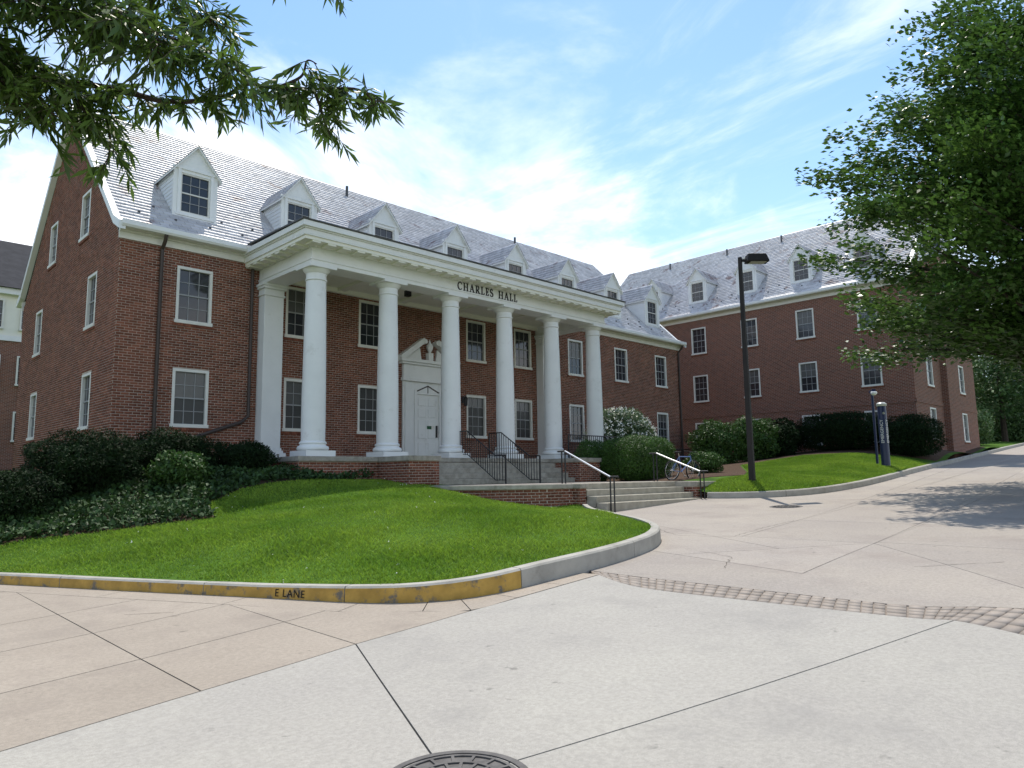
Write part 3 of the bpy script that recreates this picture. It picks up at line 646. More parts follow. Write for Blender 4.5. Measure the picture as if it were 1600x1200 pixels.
for x in (10.50, 23.27):
    p = MB().box(x-.32, x+.32, Y0-.42, Y0-.002, FLZ+.35, 5.8).build('pilaster', 'white_paint', hall, bevel=.008)
    MB().box(x-.45, x+.45, Y0-.56, Y0-.003, FLZ, FLZ+.19).box(x-.39, x+.39, Y0-.50, Y0-.004, FLZ+.19, FLZ+.27).box(x-.355, x+.355, Y0-.455, Y0-.005, FLZ+.27, FLZ+.35).build('base', 'white_paint', p, bevel=.012)
    MB().box(x-.36, x+.36, Y0-.46, Y0-.003, 5.8, 5.86).box(x-.33, x+.33, Y0-.43, Y0-.004, 5.86, 6.02).box(x-.39, x+.39, Y0-.49, Y0-.005, 6.02, 6.10).box(x-.43, x+.43, Y0-.53, Y0-.006, 6.10, 6.18).build('capital', 'white_paint', p, bevel=.008)
AX0, AX1, AY = 10.16, 23.64, 18.29
en = MB()
def ring_(m, off, z0, z1, inn=.72, mi=0):
    xa, xb, ya = AX0-off, AX1+off, AY-off
    m.box(xa, xb, ya, AY+inn, z0, z1, mi).box(xa, AX0+inn, AY+inn, Y0-.004, z0, z1, mi).box(AX1-inn, xb, AY+inn, Y0-.004, z0, z1, mi)
ring_(en, 0, 6.18, 6.30); ring_(en, .025, 6.30, 6.34); ring_(en, -.01, 6.34, 6.66); ring_(en, .05, 6.66, 6.70)
ent = en.build('entablature', 'white_paint', hall, bevel=.004)
co = MB(); ring_(co, .50, 6.80, 6.84); ring_(co, .50, 6.84, 6.98); ring_(co, .54, 6.98, 7.02); ring_(co, .60, 7.02, 7.18)
co.build('cornice', 'white_paint', ent, bevel=.006)
so = MB(); ring_(so, .46, 6.70, 6.80); so.build('soffit', 'cream_paint', ent)
mut = MB().box(-.13, .13, -.2, .2, -.05, 0).mesh('mutule', 'cream_paint')
n = 29
for i in range(n):
    x = AX0-.1+(AX1-AX0+.2)*i/(n-1); link('mutule', mut, ent, (x, AY-.245, 6.702))
for s_, xx in ((-1, AX0-.245), (1, AX1+.245)):
    for i in range(7): link('mutule', mut, ent, (xx, AY+.28+i*.48, 6.702), pi/2)
MB().prism([(AY-.62, 7.183), (Y0-.5, 7.24), (Y0-.5, 7.29), (AY-.64, 7.222)], AX0-.64, AX1+.64, 'x').build('portico_roof', 'slate_dark', hall)
MB().box(AX0-.55, AX1+.55, AY+.2, Y0-.35, 7.0, 7.183).build('roof_filler', 'white_paint', hall)
cei = MB(); cei.box(AX0+.72, AX1-.72, AY+.72, Y0-.003, 6.56, 6.66); cei.box(AX0+.72, AX1-.72, Y0-.14, Y0-.004, 6.40, 6.56); cei.box(AX0+.72, AX1-.72, AY+.72, AY+.80, 6.48, 6.56)
for x in cx[1:-1]: cei.box(x-.14, x+.14, AY+.72, Y0-.14, 6.47, 6.56)
cei.build('ceiling', 'cream_paint', hall)
# raised letters on the frieze
def letter_mesh(ch):
    m = MB(); H = .27; t = .040; s_ = .018; D_ = .025
    def bar(x0, x1, z0, z1, k=0): m.box(x0, x1, -D_-k*.001, .002, z0, z1)
    def stroke(pts, ws, k=0):
        pts = [Vector((p[0], 0, p[1])) for p in pts]; lft, rg = [], []
        for i, p in enumerate(pts):
            d = (pts[min(i+1, len(pts)-1)]-pts[max(i-1, 0)]).normalized(); n_ = Vector((-d.z, 0, d.x)); lft.append(p+n_*ws[i]/2); rg.append(p-n_*ws[i]/2)
        for i in range(len(pts)-1):
            q = [lft[i], lft[i+1], rg[i+1], rg[i]]; m.add([(v.x, -D_-k*.001, v.z) for v in q]+[(v.x, .002, v.z) for v in q], [(0, 1, 2, 3), (7, 6, 5, 4), (0, 4, 5, 1), (1, 5, 6, 2), (2, 6, 7, 3), (3, 7, 4, 0)])
    ser = lambda x, z, w=.10: bar(x-w/2, x+w/2, z, z+s_, 1)
    arc = lambda cx_, cz, rx, rz, a0, a1, n=14: [(cx_+rx*cos(radians(a0+(a1-a0)*i/n)), cz+rz*sin(radians(a0+(a1-a0)*i/n))) for i in range(n+1)]
    if ch == 'C':
        p = arc(.125, H/2, .115, H/2-.008, 48, 312); stroke(p, [.016+.028*abs(cos(radians(48+264*i/14-180)*.5))**2*1.0 for i in range(15)]); bar(.195, .208, H-.075, H-.01); bar(.195, .208, .02, .065); w = .235
    elif ch == 'S':
        p = arc(.085, H*.74, .065, H*.24, 40, 250, 9)+arc(.085, H*.255, .072, H*.245, 70, -140, 9); stroke(p, [.016, .02, .026, .032, .036, .04, .042, .044, .044, .044, .044, .044, .044, .042, .04, .036, .03, .024, .02, .016]); bar(.13, .142, H-.07, H-.012); bar(.012, .024, .012, .07); w = .175
    elif ch == 'H':
        for x in (.05, .215): bar(x-t/2, x+t/2, 0, H); ser(x, 0); ser(x, H-s_)
        bar(.05, .215, H/2-.008, H/2+.010, 2); w = .275
    elif ch == 'A':
        stroke([(.035, 0), (.125, H)], [.018, .018]); stroke([(.12, H), (.22, 0)], [.042, .042], 1); bar(.065, .185, .085, .10, 2); bar(0, .075, 0, s_, 3); bar(.17, .265, 0, s_, 3); w = .265
    elif ch == 'R':
        bar(.05-t/2, .05+t/2, 0, H); ser(.05, 0); bar(0, .06, H-s_, H, 1); stroke([(.05, H-.009)]+arc(.115, H*.74, .062, H*.24, 88, -88, 10)+[(.05, H*.5)], [.018, .018]+[.02+.024*sin(pi*i/10) for i in range(1, 10)]+[.018, .018, .018], 2); stroke([(.10, H*.5), (.205, 0)], [.042, .042], 3); bar(.17, .25, 0, s_, 4); w = .245
    elif ch == 'L':
        bar(.05-t/2, .05+t/2, 0, H); ser(.05, H-s_); bar(0, .175, 0, s_, 1); bar(.162, .178, 0, .075, 2); w = .195
    else:
        bar(.05-t/2, .05+t/2, 0, H); bar(0, .165, 0, s_, 1); bar(0, .16, H-s_, H, 1); bar(.05, .125, H/2-.008, H/2+.010, 2); bar(.152, .168, 0, .07, 2); bar(.147, .163, H-.065, H, 2); bar(.115, .128, H/2-.035, H/2+.035, 3); w = .19
    return m.mesh('letter', 'bronze'), w
lm = {c: letter_mesh(c) for c in 'CHARLES'}
txt = 'CHARLES HALL'; tw_ = sum((lm[c][1]+.065) if c != ' ' else .26 for c in txt); xs_ = 15.63; xe = 18.53; kx = (xe-xs_)/tw_; x = xs_
for c in txt:
    if c == ' ': x += .26*kx; continue
    lo_ = link('letter', lm[c][0], ent, (x, AY+.009, 6.365)); lo_.scale = (kx*1.02, 1, 1.0); x += (lm[c][1]+.065)*kx

# platform, cheek walls and upper steps
PX0, PX1, PY = 9.75, 24.1, 18.02
plat = tag(empty('portico_platform', (16.9, 19, 0)), 'raised brick porch floor with stone edge carrying the white columns', 'porch'); plat.location = (0, 0, 0)
MB().box(PX0-.05, PX1+.05, PY-.06, Y0-.003, FLZ-.14, FLZ).build('floor_slab', 'stone', plat, bevel=.01)
def brick_block(name, x0, x1, y0, y1, z0, z1, parent, faces='fl'):
    b = MB().box(x0, x1, y0, y1, z0, z1).build(name, 'mortar', parent)
    if 'f' in faces: brick_mesh('brickwork', bricks((x0, y0, z0), (1, 0, 0), (0, -1, 0), x1-x0, z1-z0, []), b, (0, -1, 0))
    if 'l' in faces: brick_mesh('brickwork', bricks((x0, y1, z0), (0, -1, 0), (-1, 0, 0), y1-y0, z1-z0, []), b, (-1, 0, 0))
    return b
brick_block('base_wall', PX0, PX1, PY, Y0-.01, -.7, FLZ-.14, plat)
for xa, xb in ((12.3, 13.36), (19.68, 20.78)):
    brick_block('cheek_wall', xa, xb, 16.5, PY-.002, -.7, FLZ-.15, plat)
    MB().box(xa-.05, xb+.05, 16.45, PY-.063, FLZ-.15, FLZ-.004).build('cheek_cap', 'stone', plat, bevel=.01)
LZ = -.18
us = tag(empty('portico_steps'), 'five stone steps rising to the white front door between brick cheek walls', 'steps')
rise = (FLZ-LZ)/5
for i in range(4):
    MB().box(13.362, 19.678, PY-.065-.30*(i+1), PY-.064-(.30*i)+.04, FLZ-rise*(i+2)+.002, FLZ-rise*(i+1)).build('step', 'stone', us, bevel=.008)
# landing with curved brick retaining wall and lower steps
ld = tag(empty('landing'), 'pale concrete landing between the two flights of steps', 'landing')
cur = [tuple(p) for p in catmull([(12.9, 16.46), (13.1, 15.5), (13.6, 14.5), (14.5, 13.75), (15.68, 13.45)], 6)]
sheet('landing_slab', cur+[(15.7, 13.62), (20.62, 13.62), (21.0, 13.3), (22.3, 12.6), (22.3, 14.2), (20.8, 16.46)], lambda x, y: np.full(len(np.atleast_1d(x)), LZ), 3, 'concrete_pink', ld, skirt=.5)
rw = tag(empty('retaining_wall'), 'low curved brick retaining wall with stone cap beside the lawn', 'wall')
def curved_wall(pts, w, z0, z1, zc):
    pts = [np.array(p) for p in pts]; nrm = []
    for i in range(len(pts)):
        q = pts[min(i+1, len(pts)-1)]-pts[max(i-1, 0)]; q /= np.linalg.norm(q); nrm.append(np.array((q[1], -q[0])))
    def strip(off0, off1, za, zb, name, mt, par, bev=0):
        m = MB(); vs = []
        for p, n_ in zip(pts, nrm):
            a, b = p+n_*off0, p+n_*off1; vs += [(*a, za), (*b, za), (*b, zb), (*a, zb)]
        fs = [(i*4+k, i*4+(k+1) % 4, (i+1)*4+(k+1) % 4, (i+1)*4+k) for i in range(len(pts)-1) for k in range(4)]+[(0, 1, 2, 3), tuple(len(vs)-4+k for k in (3, 2, 1, 0))]
        m.add(vs, fs); return m.build(name, mt, par, bevel=bev)
    body = strip(-.02, w, z0, z1, 'wall_body', 'mortar', rw); strip(-.04, w+.05, z1, zc, 'cap', 'stone', rw, .01)
    B_ = []
    for i in range(len(pts)-1):
        a, b = pts[i]+nrm[i]*w, pts[i+1]+nrm[i+1]*w; ln = np.linalg.norm(b-a); d = (b-a)/ln
        B_.append(bricks((*a, z0), (*d, 0), (d[1], -d[0], 0), ln, z1-z0-.002, []))
    for i, b_ in enumerate(B_): brick_mesh('brickwork', b_, body, (nrm[i][0], nrm[i][1], 0))
curved_wall(cur, .26, -1.3, -.31, -.19)
brick_block('wall_end', 15.44, 15.70, 12.98, 13.56, -1.3, -.311, rw); MB().box(15.40, 15.72, 12.93, 13.6, -.31, -.188).build('cap', 'stone', rw, bevel=.01)
ls_ = tag(empty('landing_steps'), 'four broad pale stone steps from the pavement up to the landing', 'steps')
for i in range(4):
    z1 = LZ-.175*i-.003; MB().box(15.705, 20.6, 13.60-.33*(i+1), 13.62-.33*i+.03, z1-.3 if i < 3 else -1.4, z1).build('step', 'step_stone', ls_, bevel=.01)
rc = tag(empty('step_cheek'), 'short brick cheek wall with stone cap ending the lower steps beside the kerb', 'wall')
brick_block('wall_body', 20.62, 21.9, 12.5, 13.3, -1.2, -.36, rc); MB().box(20.6, 21.95, 12.45, 13.3, -.36, -.2).build('cap', 'stone', rc, bevel=.01)

# front door
dr = MB(); door = dr.box(16.38, 17.46, Y0+.02, Y0+.08, .68, 3.15).build('door', 'white_paint', hall)
for zz0, zz1 in ((.85, 1.35), (1.5, 2.2), (2.3, 2.62), (2.72, 3.02)):
    for xx in (16.5, 16.97): MB().box(xx, xx+.37, Y0+.005, Y0+.021, zz0, zz1).build('door_panel', 'white_paint', door, bevel=.012)
MB().box(17.33, 17.39, Y0-.04, Y0+.02, 1.55, 2.0).build('door_handle', 'black_iron', door)
MB().box(16.92, 17.12, Y0-.005, Y0+.006, 1.86, 1.98).build('door_plate', 'sign_green', door); MB().box(17.13, 17.27, Y0-.005, Y0+.006, 1.86, 1.98).build('door_plate', 'trim', door)
su = MB(); su.box(15.76, 16.38, Y0-.06, Y0+.1, .672, 3.6).box(17.46, 18.09, Y0-.06, Y0+.1, .672, 3.6).box(16.38, 17.46, Y0-.04, Y0+.1, 3.15, 3.6)
su.box(15.82, 16.2, Y0-.13, Y0-.06, .673, 3.55).box(17.64, 18.03, Y0-.13, Y0-.06, .673, 3.55)
su.box(15.70, 18.15, Y0-.16, Y0-.003, 3.6, 3.72).box(15.74, 18.11, Y0-.13, Y0-.004, 3.72, 4.22).box(15.62, 18.23, Y0-.22, Y0-.003, 4.22, 4.30).box(15.54, 18.31, Y0-.30, Y0-.004, 4.30, 4.42)
su.box(16.26, 16.38, Y0-.09, Y0-.06, .674, 3.3).box(17.46, 17.58, Y0-.09, Y0-.06, .674, 3.3)
ds = su.build('door_surround', 'white_paint', hall, bevel=.006)
pm = MB()
for s in (-1, 1):
    xc = 16.925
    q = [(xc+s*1.40, 4.42), (xc+s*1.40, 4.50), (xc+s*.36, 5.26), (xc+s*.30, 5.20), (xc+s*.33, 5.06), (xc+s*1.18, 4.42)]
    pm.prism(q if s > 0 else q[::-1], Y0-.30, Y0-.003)
    pm.prism([(xc+s*.30+.09*cos(a), 5.12+.09*sin(a)) for a in np.linspace(0, 2*pi, 15)[:-1]], Y0-.31, Y0-.02)
    q = [(xc+s*1.1, 4.425), (xc+s*.42, 4.9), (xc+s*.34, 4.425)]; pm.prism(q if s < 0 else q[::-1], Y0-.10, Y0-.004)
pm.build('pediment', 'white_paint', ds, bevel=.004)
MB().box(16.82, 17.03, Y0-.24, Y0-.05, 4.42, 4.72).lathe([(.08, 4.72), (.05, 4.76), (.11, 4.86), (.135, 4.96), (.12, 5.04), (.06, 5.09), (.05, 5.12), (.03, 5.2), (.005, 5.26)], 16, (16.925, Y0-.15)).build('urn', 'white_paint', ds, smooth=40)
tr = MB(); xc = 16.92
for s in (-1, 1): q = [(xc+s*.56, 3.26), (xc, 3.5), (xc, 3.455), (xc+s*.5, 3.235)]; tr.prism(q if s < 0 else q[::-1], Y0-.055, Y0-.041)
tr.box(xc-.012, xc+.012, Y0-.053, Y0-.041, 3.2, 3.45); tr.build('transom_moulding', 'brown_metal', ds)
wl = MB().box(18.62, 18.72, Y0-.05, Y0-.002, 2.95, 3.2).tube([(18.67, Y0-.04, 3.18), (18.67, Y0-.16, 3.24), (18.67, Y0-.2, 3.18)], .012, 6).lathe([(.05, 2.82), (.075, 2.86), (.085, 3.10), (.1, 3.12), (.03, 3.2)], 8, (18.67, Y0-.2)).build('wall_lantern', 'black_iron', hall)
MB().box(14.68, 14.86, 19.85, 20.03, 6.28, 6.48).box(14.75, 14.79, 19.92, 19.96, 6.48, 6.56).build('ceiling_lantern', 'black_iron', hall)

# ------------------------------------------------------------------ the wing
XW, WY0, WY1, WXE = 40.83, 11.76, 33.45, 52.68; WE, WRZ = 9.9, 15.95; WXR = (XW+WXE)/2
wing = tag(empty('brick_wing'), 'three storey brick wing with white dormers standing behind the lamp post', 'building')
wh = []; wy = [24.1, 20.63, 17.2, 13.8, 27.6, 31.0]
for y in wy:
    for zb in (1.6, 4.62, 7.70): wh.append((WY1-y-.525, WY1-y+.525, zb+.2, zb+1.68+.2))
ww_ = wall_panel('side_wall', (XW, WY1, -.2), (0, -1, 0), (-1, 0, 0), WY1-WY0, WE+.2, wh, wing, 'far_brick')
for y in wy:
    for zb in (1.6, 4.62, 7.70): place_window(WW, wing, (XW, y, zb), -pi/2); sill(wing, (XW, y, zb), -pi/2)
eh = []; ex_ = [(43.6, 1), (49.8, 1)]
for x, _ in ex_:
    for zb in (1.75, 4.62, 7.70): eh.append((x-.525-XW, x+.525-XW, zb+.2, zb+1.68+.2))
wpl = [((XW, WY0, WE), (-(WRZ-WE), 0, WXR-XW)), ((WXE, WY0, WE), ((WRZ-WE), 0, WXR-XW))]
wall_panel('end_wall', (XW, WY0, -.2), (1, 0, 0), (0, -1, 0), WXE-XW, WRZ+.2, eh, wing, 'far_brick', planes=wpl)
for x, _ in ex_:
    for zb in (1.75, 4.62, 7.70): place_window(WW, wing, (x, WY0, zb), 0); sill(wing, (x, WY0, zb), 0)
wall_panel('end_wall', (WXE, WY1, -.2), (-1, 0, 0), (0, 1, 0), WXE-XW, WRZ+.2, [], wing, 'far_brick', planes=wpl)
wall_panel('side_wall', (WXE, WY0, -.2), (0, 1, 0), (1, 0, 0), WY1-WY0, WE+.2, [], wing, 'far_brick')
MB().box(45.6, 47.9, WY0-.32, WY0-.002, -.2, 15.2).box(45.9, 47.6, WY0-.32, WY0+.7, 15.2, 16.9).build('chimney', 'far_brick', wing)
MB().box(XW-.03, XW-.002, WY0-.03, WY1, 3.58, 3.80).box(XW-.03, 45.6, WY0-.03, WY0-.002, 3.58, 3.80).box(47.9, WXE, WY0-.03, WY0-.002, 3.58, 3.80).build('belt_course', 'far_brick', wing)
WP = [(-.38, 10.25), (.15, 10.52), (.62, 10.98), (WXR-XW, WRZ+.12)]
pfw = [(XW+r, h) for r, h in WP]+[(2*WXR-(XW+r), h) for r, h in WP[::-1][1:]]
wr = MB(); wr.prism(pfw+[(a, b-.13) for a, b in pfw][::-1], WY0-.07, WY1+.07, 'y'); wroof = wr.build('roof', 'slate_dark', wing)
slate_roof(wroof, WY0-.12, WY1+.12, WP, lambda a, r, h: (XW+r, a, h))
for y in (29.3, 24.6, 20.6, 17.2): pipe(wroof, WXR-.7, y, WRZ-.6)
c = MB(); c.prism([(XW, 9.87), (XW-.05, 9.87), (XW-.05, 10.05), (XW-.12, 10.07), (XW-.12, 10.11), (XW-.30, 10.11), (XW-.30, 10.15), (XW, 10.25)], WY0-.06, WY1+.06, 'y'); c.build('cornice', 'trim', wing)
g_ = MB(); g_.prism([(XW-.44, 10.30), (XW-.44, 10.18), (XW-.40, 10.12), (XW-.303, 10.12), (XW-.303, 10.24)], WY0-.1, WY1+.1, 'y'); g_.build('gutter', 'white_paint', wing)
rk = MB(); a_ = [(y, z+.02) for y, z in pfw]; b_ = [(y, z-.30) for y, z in pfw]
for i in range(len(pfw)-1):
    P = lambda q, y: (q[0], y, q[1])
    rk.add([P(b_[i], WY0-.14), P(b_[i+1], WY0-.14), P(a_[i+1], WY0-.14), P(a_[i], WY0-.14), P(b_[i], WY0+.05), P(b_[i+1], WY0+.05), P(a_[i+1], WY0+.05), P(a_[i], WY0+.05)], [(0, 1, 2, 3), (7, 6, 5, 4), (0, 4, 5, 1), (3, 2, 6, 7), (0, 3, 7, 4), (1, 5, 6, 2)])
rk.build('rake_board', 'white_paint', wing)
sg_ = MB()
for i in range(21):
    for k in range(2):
        y = WY0+.5+i*1.04+k*.52; r = .55+.42*k; h = np.interp(r, [p[0] for p in WP], [p[1] for p in WP]); sg_.box(XW+r-.03, XW+r+.02, y-.03, y+.03, h, h+.06)
sgo = sg_.build('snow_guards', 'slate_dark', wroof); sgo['kind'] = 'stuff'
for i in range(6):
    d = copy_tree(D0, wing); d.location = (XW+.9, 28.05-3.5*i+.02*i, 11.13); d.rotation_euler = (0, 0, -pi/2)
for o in [D0]+list(D0.children_recursive): bpy.data.objects.remove(o)

# ------------------------------------------------------------------ buildings behind
bb = tag(empty('far_building'), 'brick and cream building with dark roof behind the gable end of the hall', 'building')
MB().box(-14, 16, 50, 60, -.5, 8.3).build('brick_storey', 'far_brick', bb); MB().box(-14, 16, 49.98, 60.02, 8.6, 11.0).build('cream_storey', 'cream_paint', bb)
MB().box(-14.1, 16.1, 49.9, 60.1, 8.3, 8.6).box(-14.3, 16.3, 49.6, 60.4, 11.0, 11.35).build('cornice', 'white_paint', bb)
MB().prism([(49.4, 11.35), (55, 15.6), (60.6, 11.35)], -14.4, 16.4, 'x').build('roof', 'far_roof', bb)
WB = window_meshes(1.1, 1.7, False)
for x in (-3.5, .2, 3.9, 7.6, 9.5, 11.3):
    for zb, y in ((9.0, 49.97), (5.75, 49.99), (2.5, 49.99)): place_window(WB, bb, (x, y-.13, zb), 0)
hs = tag(empty('far_house'), 'small brick house with grey roof half hidden among trees beyond the wing', 'house')
MB().box(80, 92, 20, 29, 1, 7.5).build('wall', 'far_brick', hs); MB().prism([(19.5, 7.5), (24.5, 10.6), (29.5, 7.5)], 79.6, 92.4, 'x').build('roof', 'slate_dark', hs)
for x in (82, 85.5, 89): place_window(WB, hs, (x, 19.87, 4.5), 0)
for y in (22.5, 26): place_window(WB, hs, (79.87, y, 4.5), -pi/2)

# ------------------------------------------------------------------ street furniture
lp = tag(empty('lamp_post', (22.2, 11.4, float(T(22.2, 11.4)[0]))), 'tall dark square lamp post with shoebox head standing on the grass', 'lamp post')
MB().add([(-.09, -.09, -.2), (.09, -.09, -.2), (.09, .09, -.2), (-.09, .09, -.2), (-.055, -.055, 7.45), (.055, -.055, 7.45), (.055, .055, 7.45), (-.055, .055, 7.45)], [(0, 3, 2, 1), (4, 5, 6, 7), (0, 1, 5, 4), (1, 2, 6, 5), (2, 3, 7, 6), (3, 0, 4, 7)]).build('pole', 'bronze', lp, rz=.2)
MB().box(.05, .3, -.03, .03, 7.3, 7.38).build('arm', 'bronze', lp, rz=-.75)
hd = MB().add([(.2, -.2, 7.27), (.95, -.2, 7.27), (.95, .2, 7.27), (.2, .2, 7.27), (.24, -.16, 7.55), (.85, -.16, 7.55), (.85, .16, 7.55), (.24, .16, 7.55)], [(0, 3, 2, 1), (4, 5, 6, 7), (0, 1, 5, 4), (1, 2, 6, 5), (2, 3, 7, 6), (3, 0, 4, 7)]).build('lamp_head', 'bronze', lp, rz=-.75, bevel=.02)
MB().box(.32, .85, -.15, .15, 7.262, 7.272).build('lens', 'lamp_lens', hd)
MB().box(-.12, .12, -.12, .12, -.1, .04).build('foot', 'bronze', lp, rz=.2)
tz = float(T(32.2, 10.6)[0])
ep = tag(empty('emergency_phone', (32.2, 10.6, tz), -.9), 'dark blue emergency phone pillar with white vertical lettering on the grass', 'phone pillar')
MB().lathe([(.17, -.1), (.17, 2.42), (.16, 2.5)], 20).build('pillar', 'navy', ep, smooth=40); MB().lathe([(.18, 2.5), (.20, 2.53), (.20, 2.6), (.13, 2.66)], 20).build('beacon', 'lamp_lens', ep, smooth=40)
cpl = MB().lathe([(.05, 0), (.05, .012)], 14).build('call_plate', 'steel', ep, (0, -.165, 2.2)); cpl.rotation_euler = (pi/2, 0, 0)
cu = bpy.data.curves.new('lettering', 'FONT'); cu.body = 'EMERGENCY'; cu.size = .17; cu.extrude = .004; cu.align_x = 'CENTER'; cu.align_y = 'CENTER'
to = bpy.data.objects.new('tmp', cu); COL.objects.link(to); bpy.context.view_layer.update(); me = bpy.data.meshes.new_from_object(to.evaluated_get(bpy.context.evaluated_depsgraph_get())); bpy.data.objects.remove(to)
me.materials.clear(); me.materials.append(MAT['white_paint']); me.name = 'lettering'
for a in (-.62, .62):
    l_ = link('lettering', me, ep, (sin(a)*.178, -cos(a)*.178, 1.45)); l_.rotation_euler = Matrix(((0, -cos(a), sin(a)), (0, -sin(a), -cos(a)), (1, 0, 0))).to_euler()
cmz = float(T(33.0, 11.2)[0])
cmr = tag(empty('camera_mast', (33.0, 11.2, cmz), .5), 'slim dark blue mast with a short arm and white camera behind the phone pillar', 'mast')
MB().tube([(0, 0, -.2), (0, 0, 3.1)], .055, 10).build('pole', 'navy', cmr); MB().box(-.45, .35, -.07, .07, 3.08, 3.18).build('arm', 'navy', cmr); MB().lathe([(.05, 2.92), (.12, 2.97), (.13, 3.04), (.1, 3.08)], 14, (-.4, 0)).build('camera_dome', 'white_paint', cmr)

# manhole covers
def manhole(name, x, y, r, label, ribs=True):
    z = float(Hroad(x, y)); e = 0.02; dx = (float(Hroad(x+e, y))-z)/e; dy = (float(Hroad(x, y+e))-z)/e
    mr = tag(empty(name, (x, y, z)), label, 'manhole'); mr.rotation_euler = Vector((-dx, -dy, 1)).to_track_quat('Z', 'Y').to_euler()
    MB().lathe([(r+.055, -.03), (r+.055, .006), (r+.012, .007), (r+.012, -.02)], 48).build('rim', 'iron_cover', mr); MB().lathe([(r, -.03), (r, .002)], 48).build('cover', 'iron_cover', mr)
    rb = MB()
    for rr in (.18, .42, .66, .93):
        n = 40
        for k in range(n):
            a0, a1 = 2*pi*k/n, 2*pi*(k+1)/n; ri, ro = rr*r-.009, rr*r+.009
            rb.add([(ri*cos(a0), ri*sin(a0), .011), (ro*cos(a0), ro*sin(a0), .011), (ro*cos(a1), ro*sin(a1), .011), (ri*cos(a1), ri*sin(a1), .011), (ri*cos(a0), ri*sin(a0), .0), (ro*cos(a0), ro*sin(a0), .0), (ro*cos(a1), ro*sin(a1), .0), (ri*cos(a1), ri*sin(a1), .0)], [(0, 1, 2, 3), (0, 3, 7, 4), (1, 5, 6, 2)])
    for k in range(16):
        a = 2*pi*k/16; ca, sa = cos(a), sin(a); q = lambda d, t: (d*ca-t*sa, d*sa+t*ca)
        for d0, d1 in ((.2, .4), (.44, .64), (.68, .92)):
            a2 = a+(.2 if d0 == .44 else 0); ca, sa = cos(a2), sin(a2); p4 = [q(d0*r, -.009), q(d1*r, -.009), q(d1*r, .009), q(d0*r, .009)]
            rb.add([(*p, .0105) for p in p4]+[(*p, 0) for p in p4], [(0, 1, 2, 3), (0, 4, 5, 1), (2, 6, 7, 3)])
    rb.build('ribs', 'iron_cover', mr)
manhole('manhole_cover', 2.63, 3.11, .35, 'round ribbed iron manhole cover set in the grey concrete joint crossing')
manhole('manhole_cover', 18.74, 8.72, .36, 'worn flat iron manhole cover in the pinkish pavement before the steps')

# railings
def railing(name, label, pts, hgt, bal=True, group=None):
    """iron railing following ground points: posts at the ends, rails and balusters"""
    ro = tag(empty(name), label, 'railing', group); P = [Vector(p) for p in pts]
    for p in (P[0], P[-1]): MB().box(p.x-.02, p.x+.02, p.y-.02, p.y+.02, p.z-.08, p.z+hgt).build('post', 'black_iron', ro)
    for nm, h in (('top_rail', hgt), ('bottom_rail', .12)): MB().tube([p+Vector((0, 0, h)) for p in P], .02 if nm == 'top_rail' else .013, 8).build(nm, 'black_iron', ro)
    if bal:
        d = [0]; 
        for i in range(len(P)-1): d.append(d[-1]+(P[i+1]-P[i]).length)
        bm_ = None; s = .13
        while s < d[-1]-.08:
            i = max(k for k in range(len(P)-1) if d[k] <= s); t = (s-d[i])/(d[i+1]-d[i]); q = P[i].lerp(P[i+1], t)
            if bm_ is None: bm_ = MB().box(-.009, .009, -.009, .009, .1, hgt).mesh('baluster', 'black_iron')
            link('baluster', bm_, ro, q); s += .125
    return ro
for x, lb in ((15.75, 'black iron stair railing with balusters on the porch steps, closer to the front door'), (17.3, 'black iron stair railing with balusters on the porch steps, closer to the clipped hedge')):
    railing('stair_railing', lb, [(x, 18.6, FLZ), (x, 18.0, FLZ), (x, 16.65, LZ), (x, 16.2, LZ)], .88)
railing('porch_railing', 'black iron guard railing along the porch edge beside the last columns', [(20.9, 17.95+.12, FLZ), (24.0, 17.95+.12, FLZ)], .92)
railing('areaway_railing', 'black iron railing by the brick wall behind the flowering bush', [(28.2, 20.3, .25), (33.6, 20.3, .4)], .95)
def handrail(name, label, x, ya, yb, za, zb):
    ro = tag(empty(name), label, 'handrail'); h = .92
    for y, z, s in ((ya, za, 1), (yb, zb, -1)):
        for k in (0, .13): MB().tube([(x, y+s*k, z-.1), (x, y+s*k, z+h)], .021, 8).build('post', 'black_iron', ro)
    MB().tube([(x, ya+.28, za+h), (x, ya, za+h)], .024, 8).build('end_rail', 'black_iron', ro); MB().tube([(x, yb, zb+h), (x, yb-.28, zb+h)], .024, 8).build('end_rail', 'black_iron', ro)
    MB().tube([(x, ya, za+h), (x, yb, zb+h)], .026, 10).build('grip_rail', 'steel', ro)
handrail('step_handrail', 'pipe handrail on the lower steps beside the curved brick wall', 15.85, 13.85, 12.25, LZ, -.93)
handrail('step_handrail', 'pipe handrail on the lower steps beside the parked bicycle', 20.45, 13.85, 12.25, LZ, -.80)

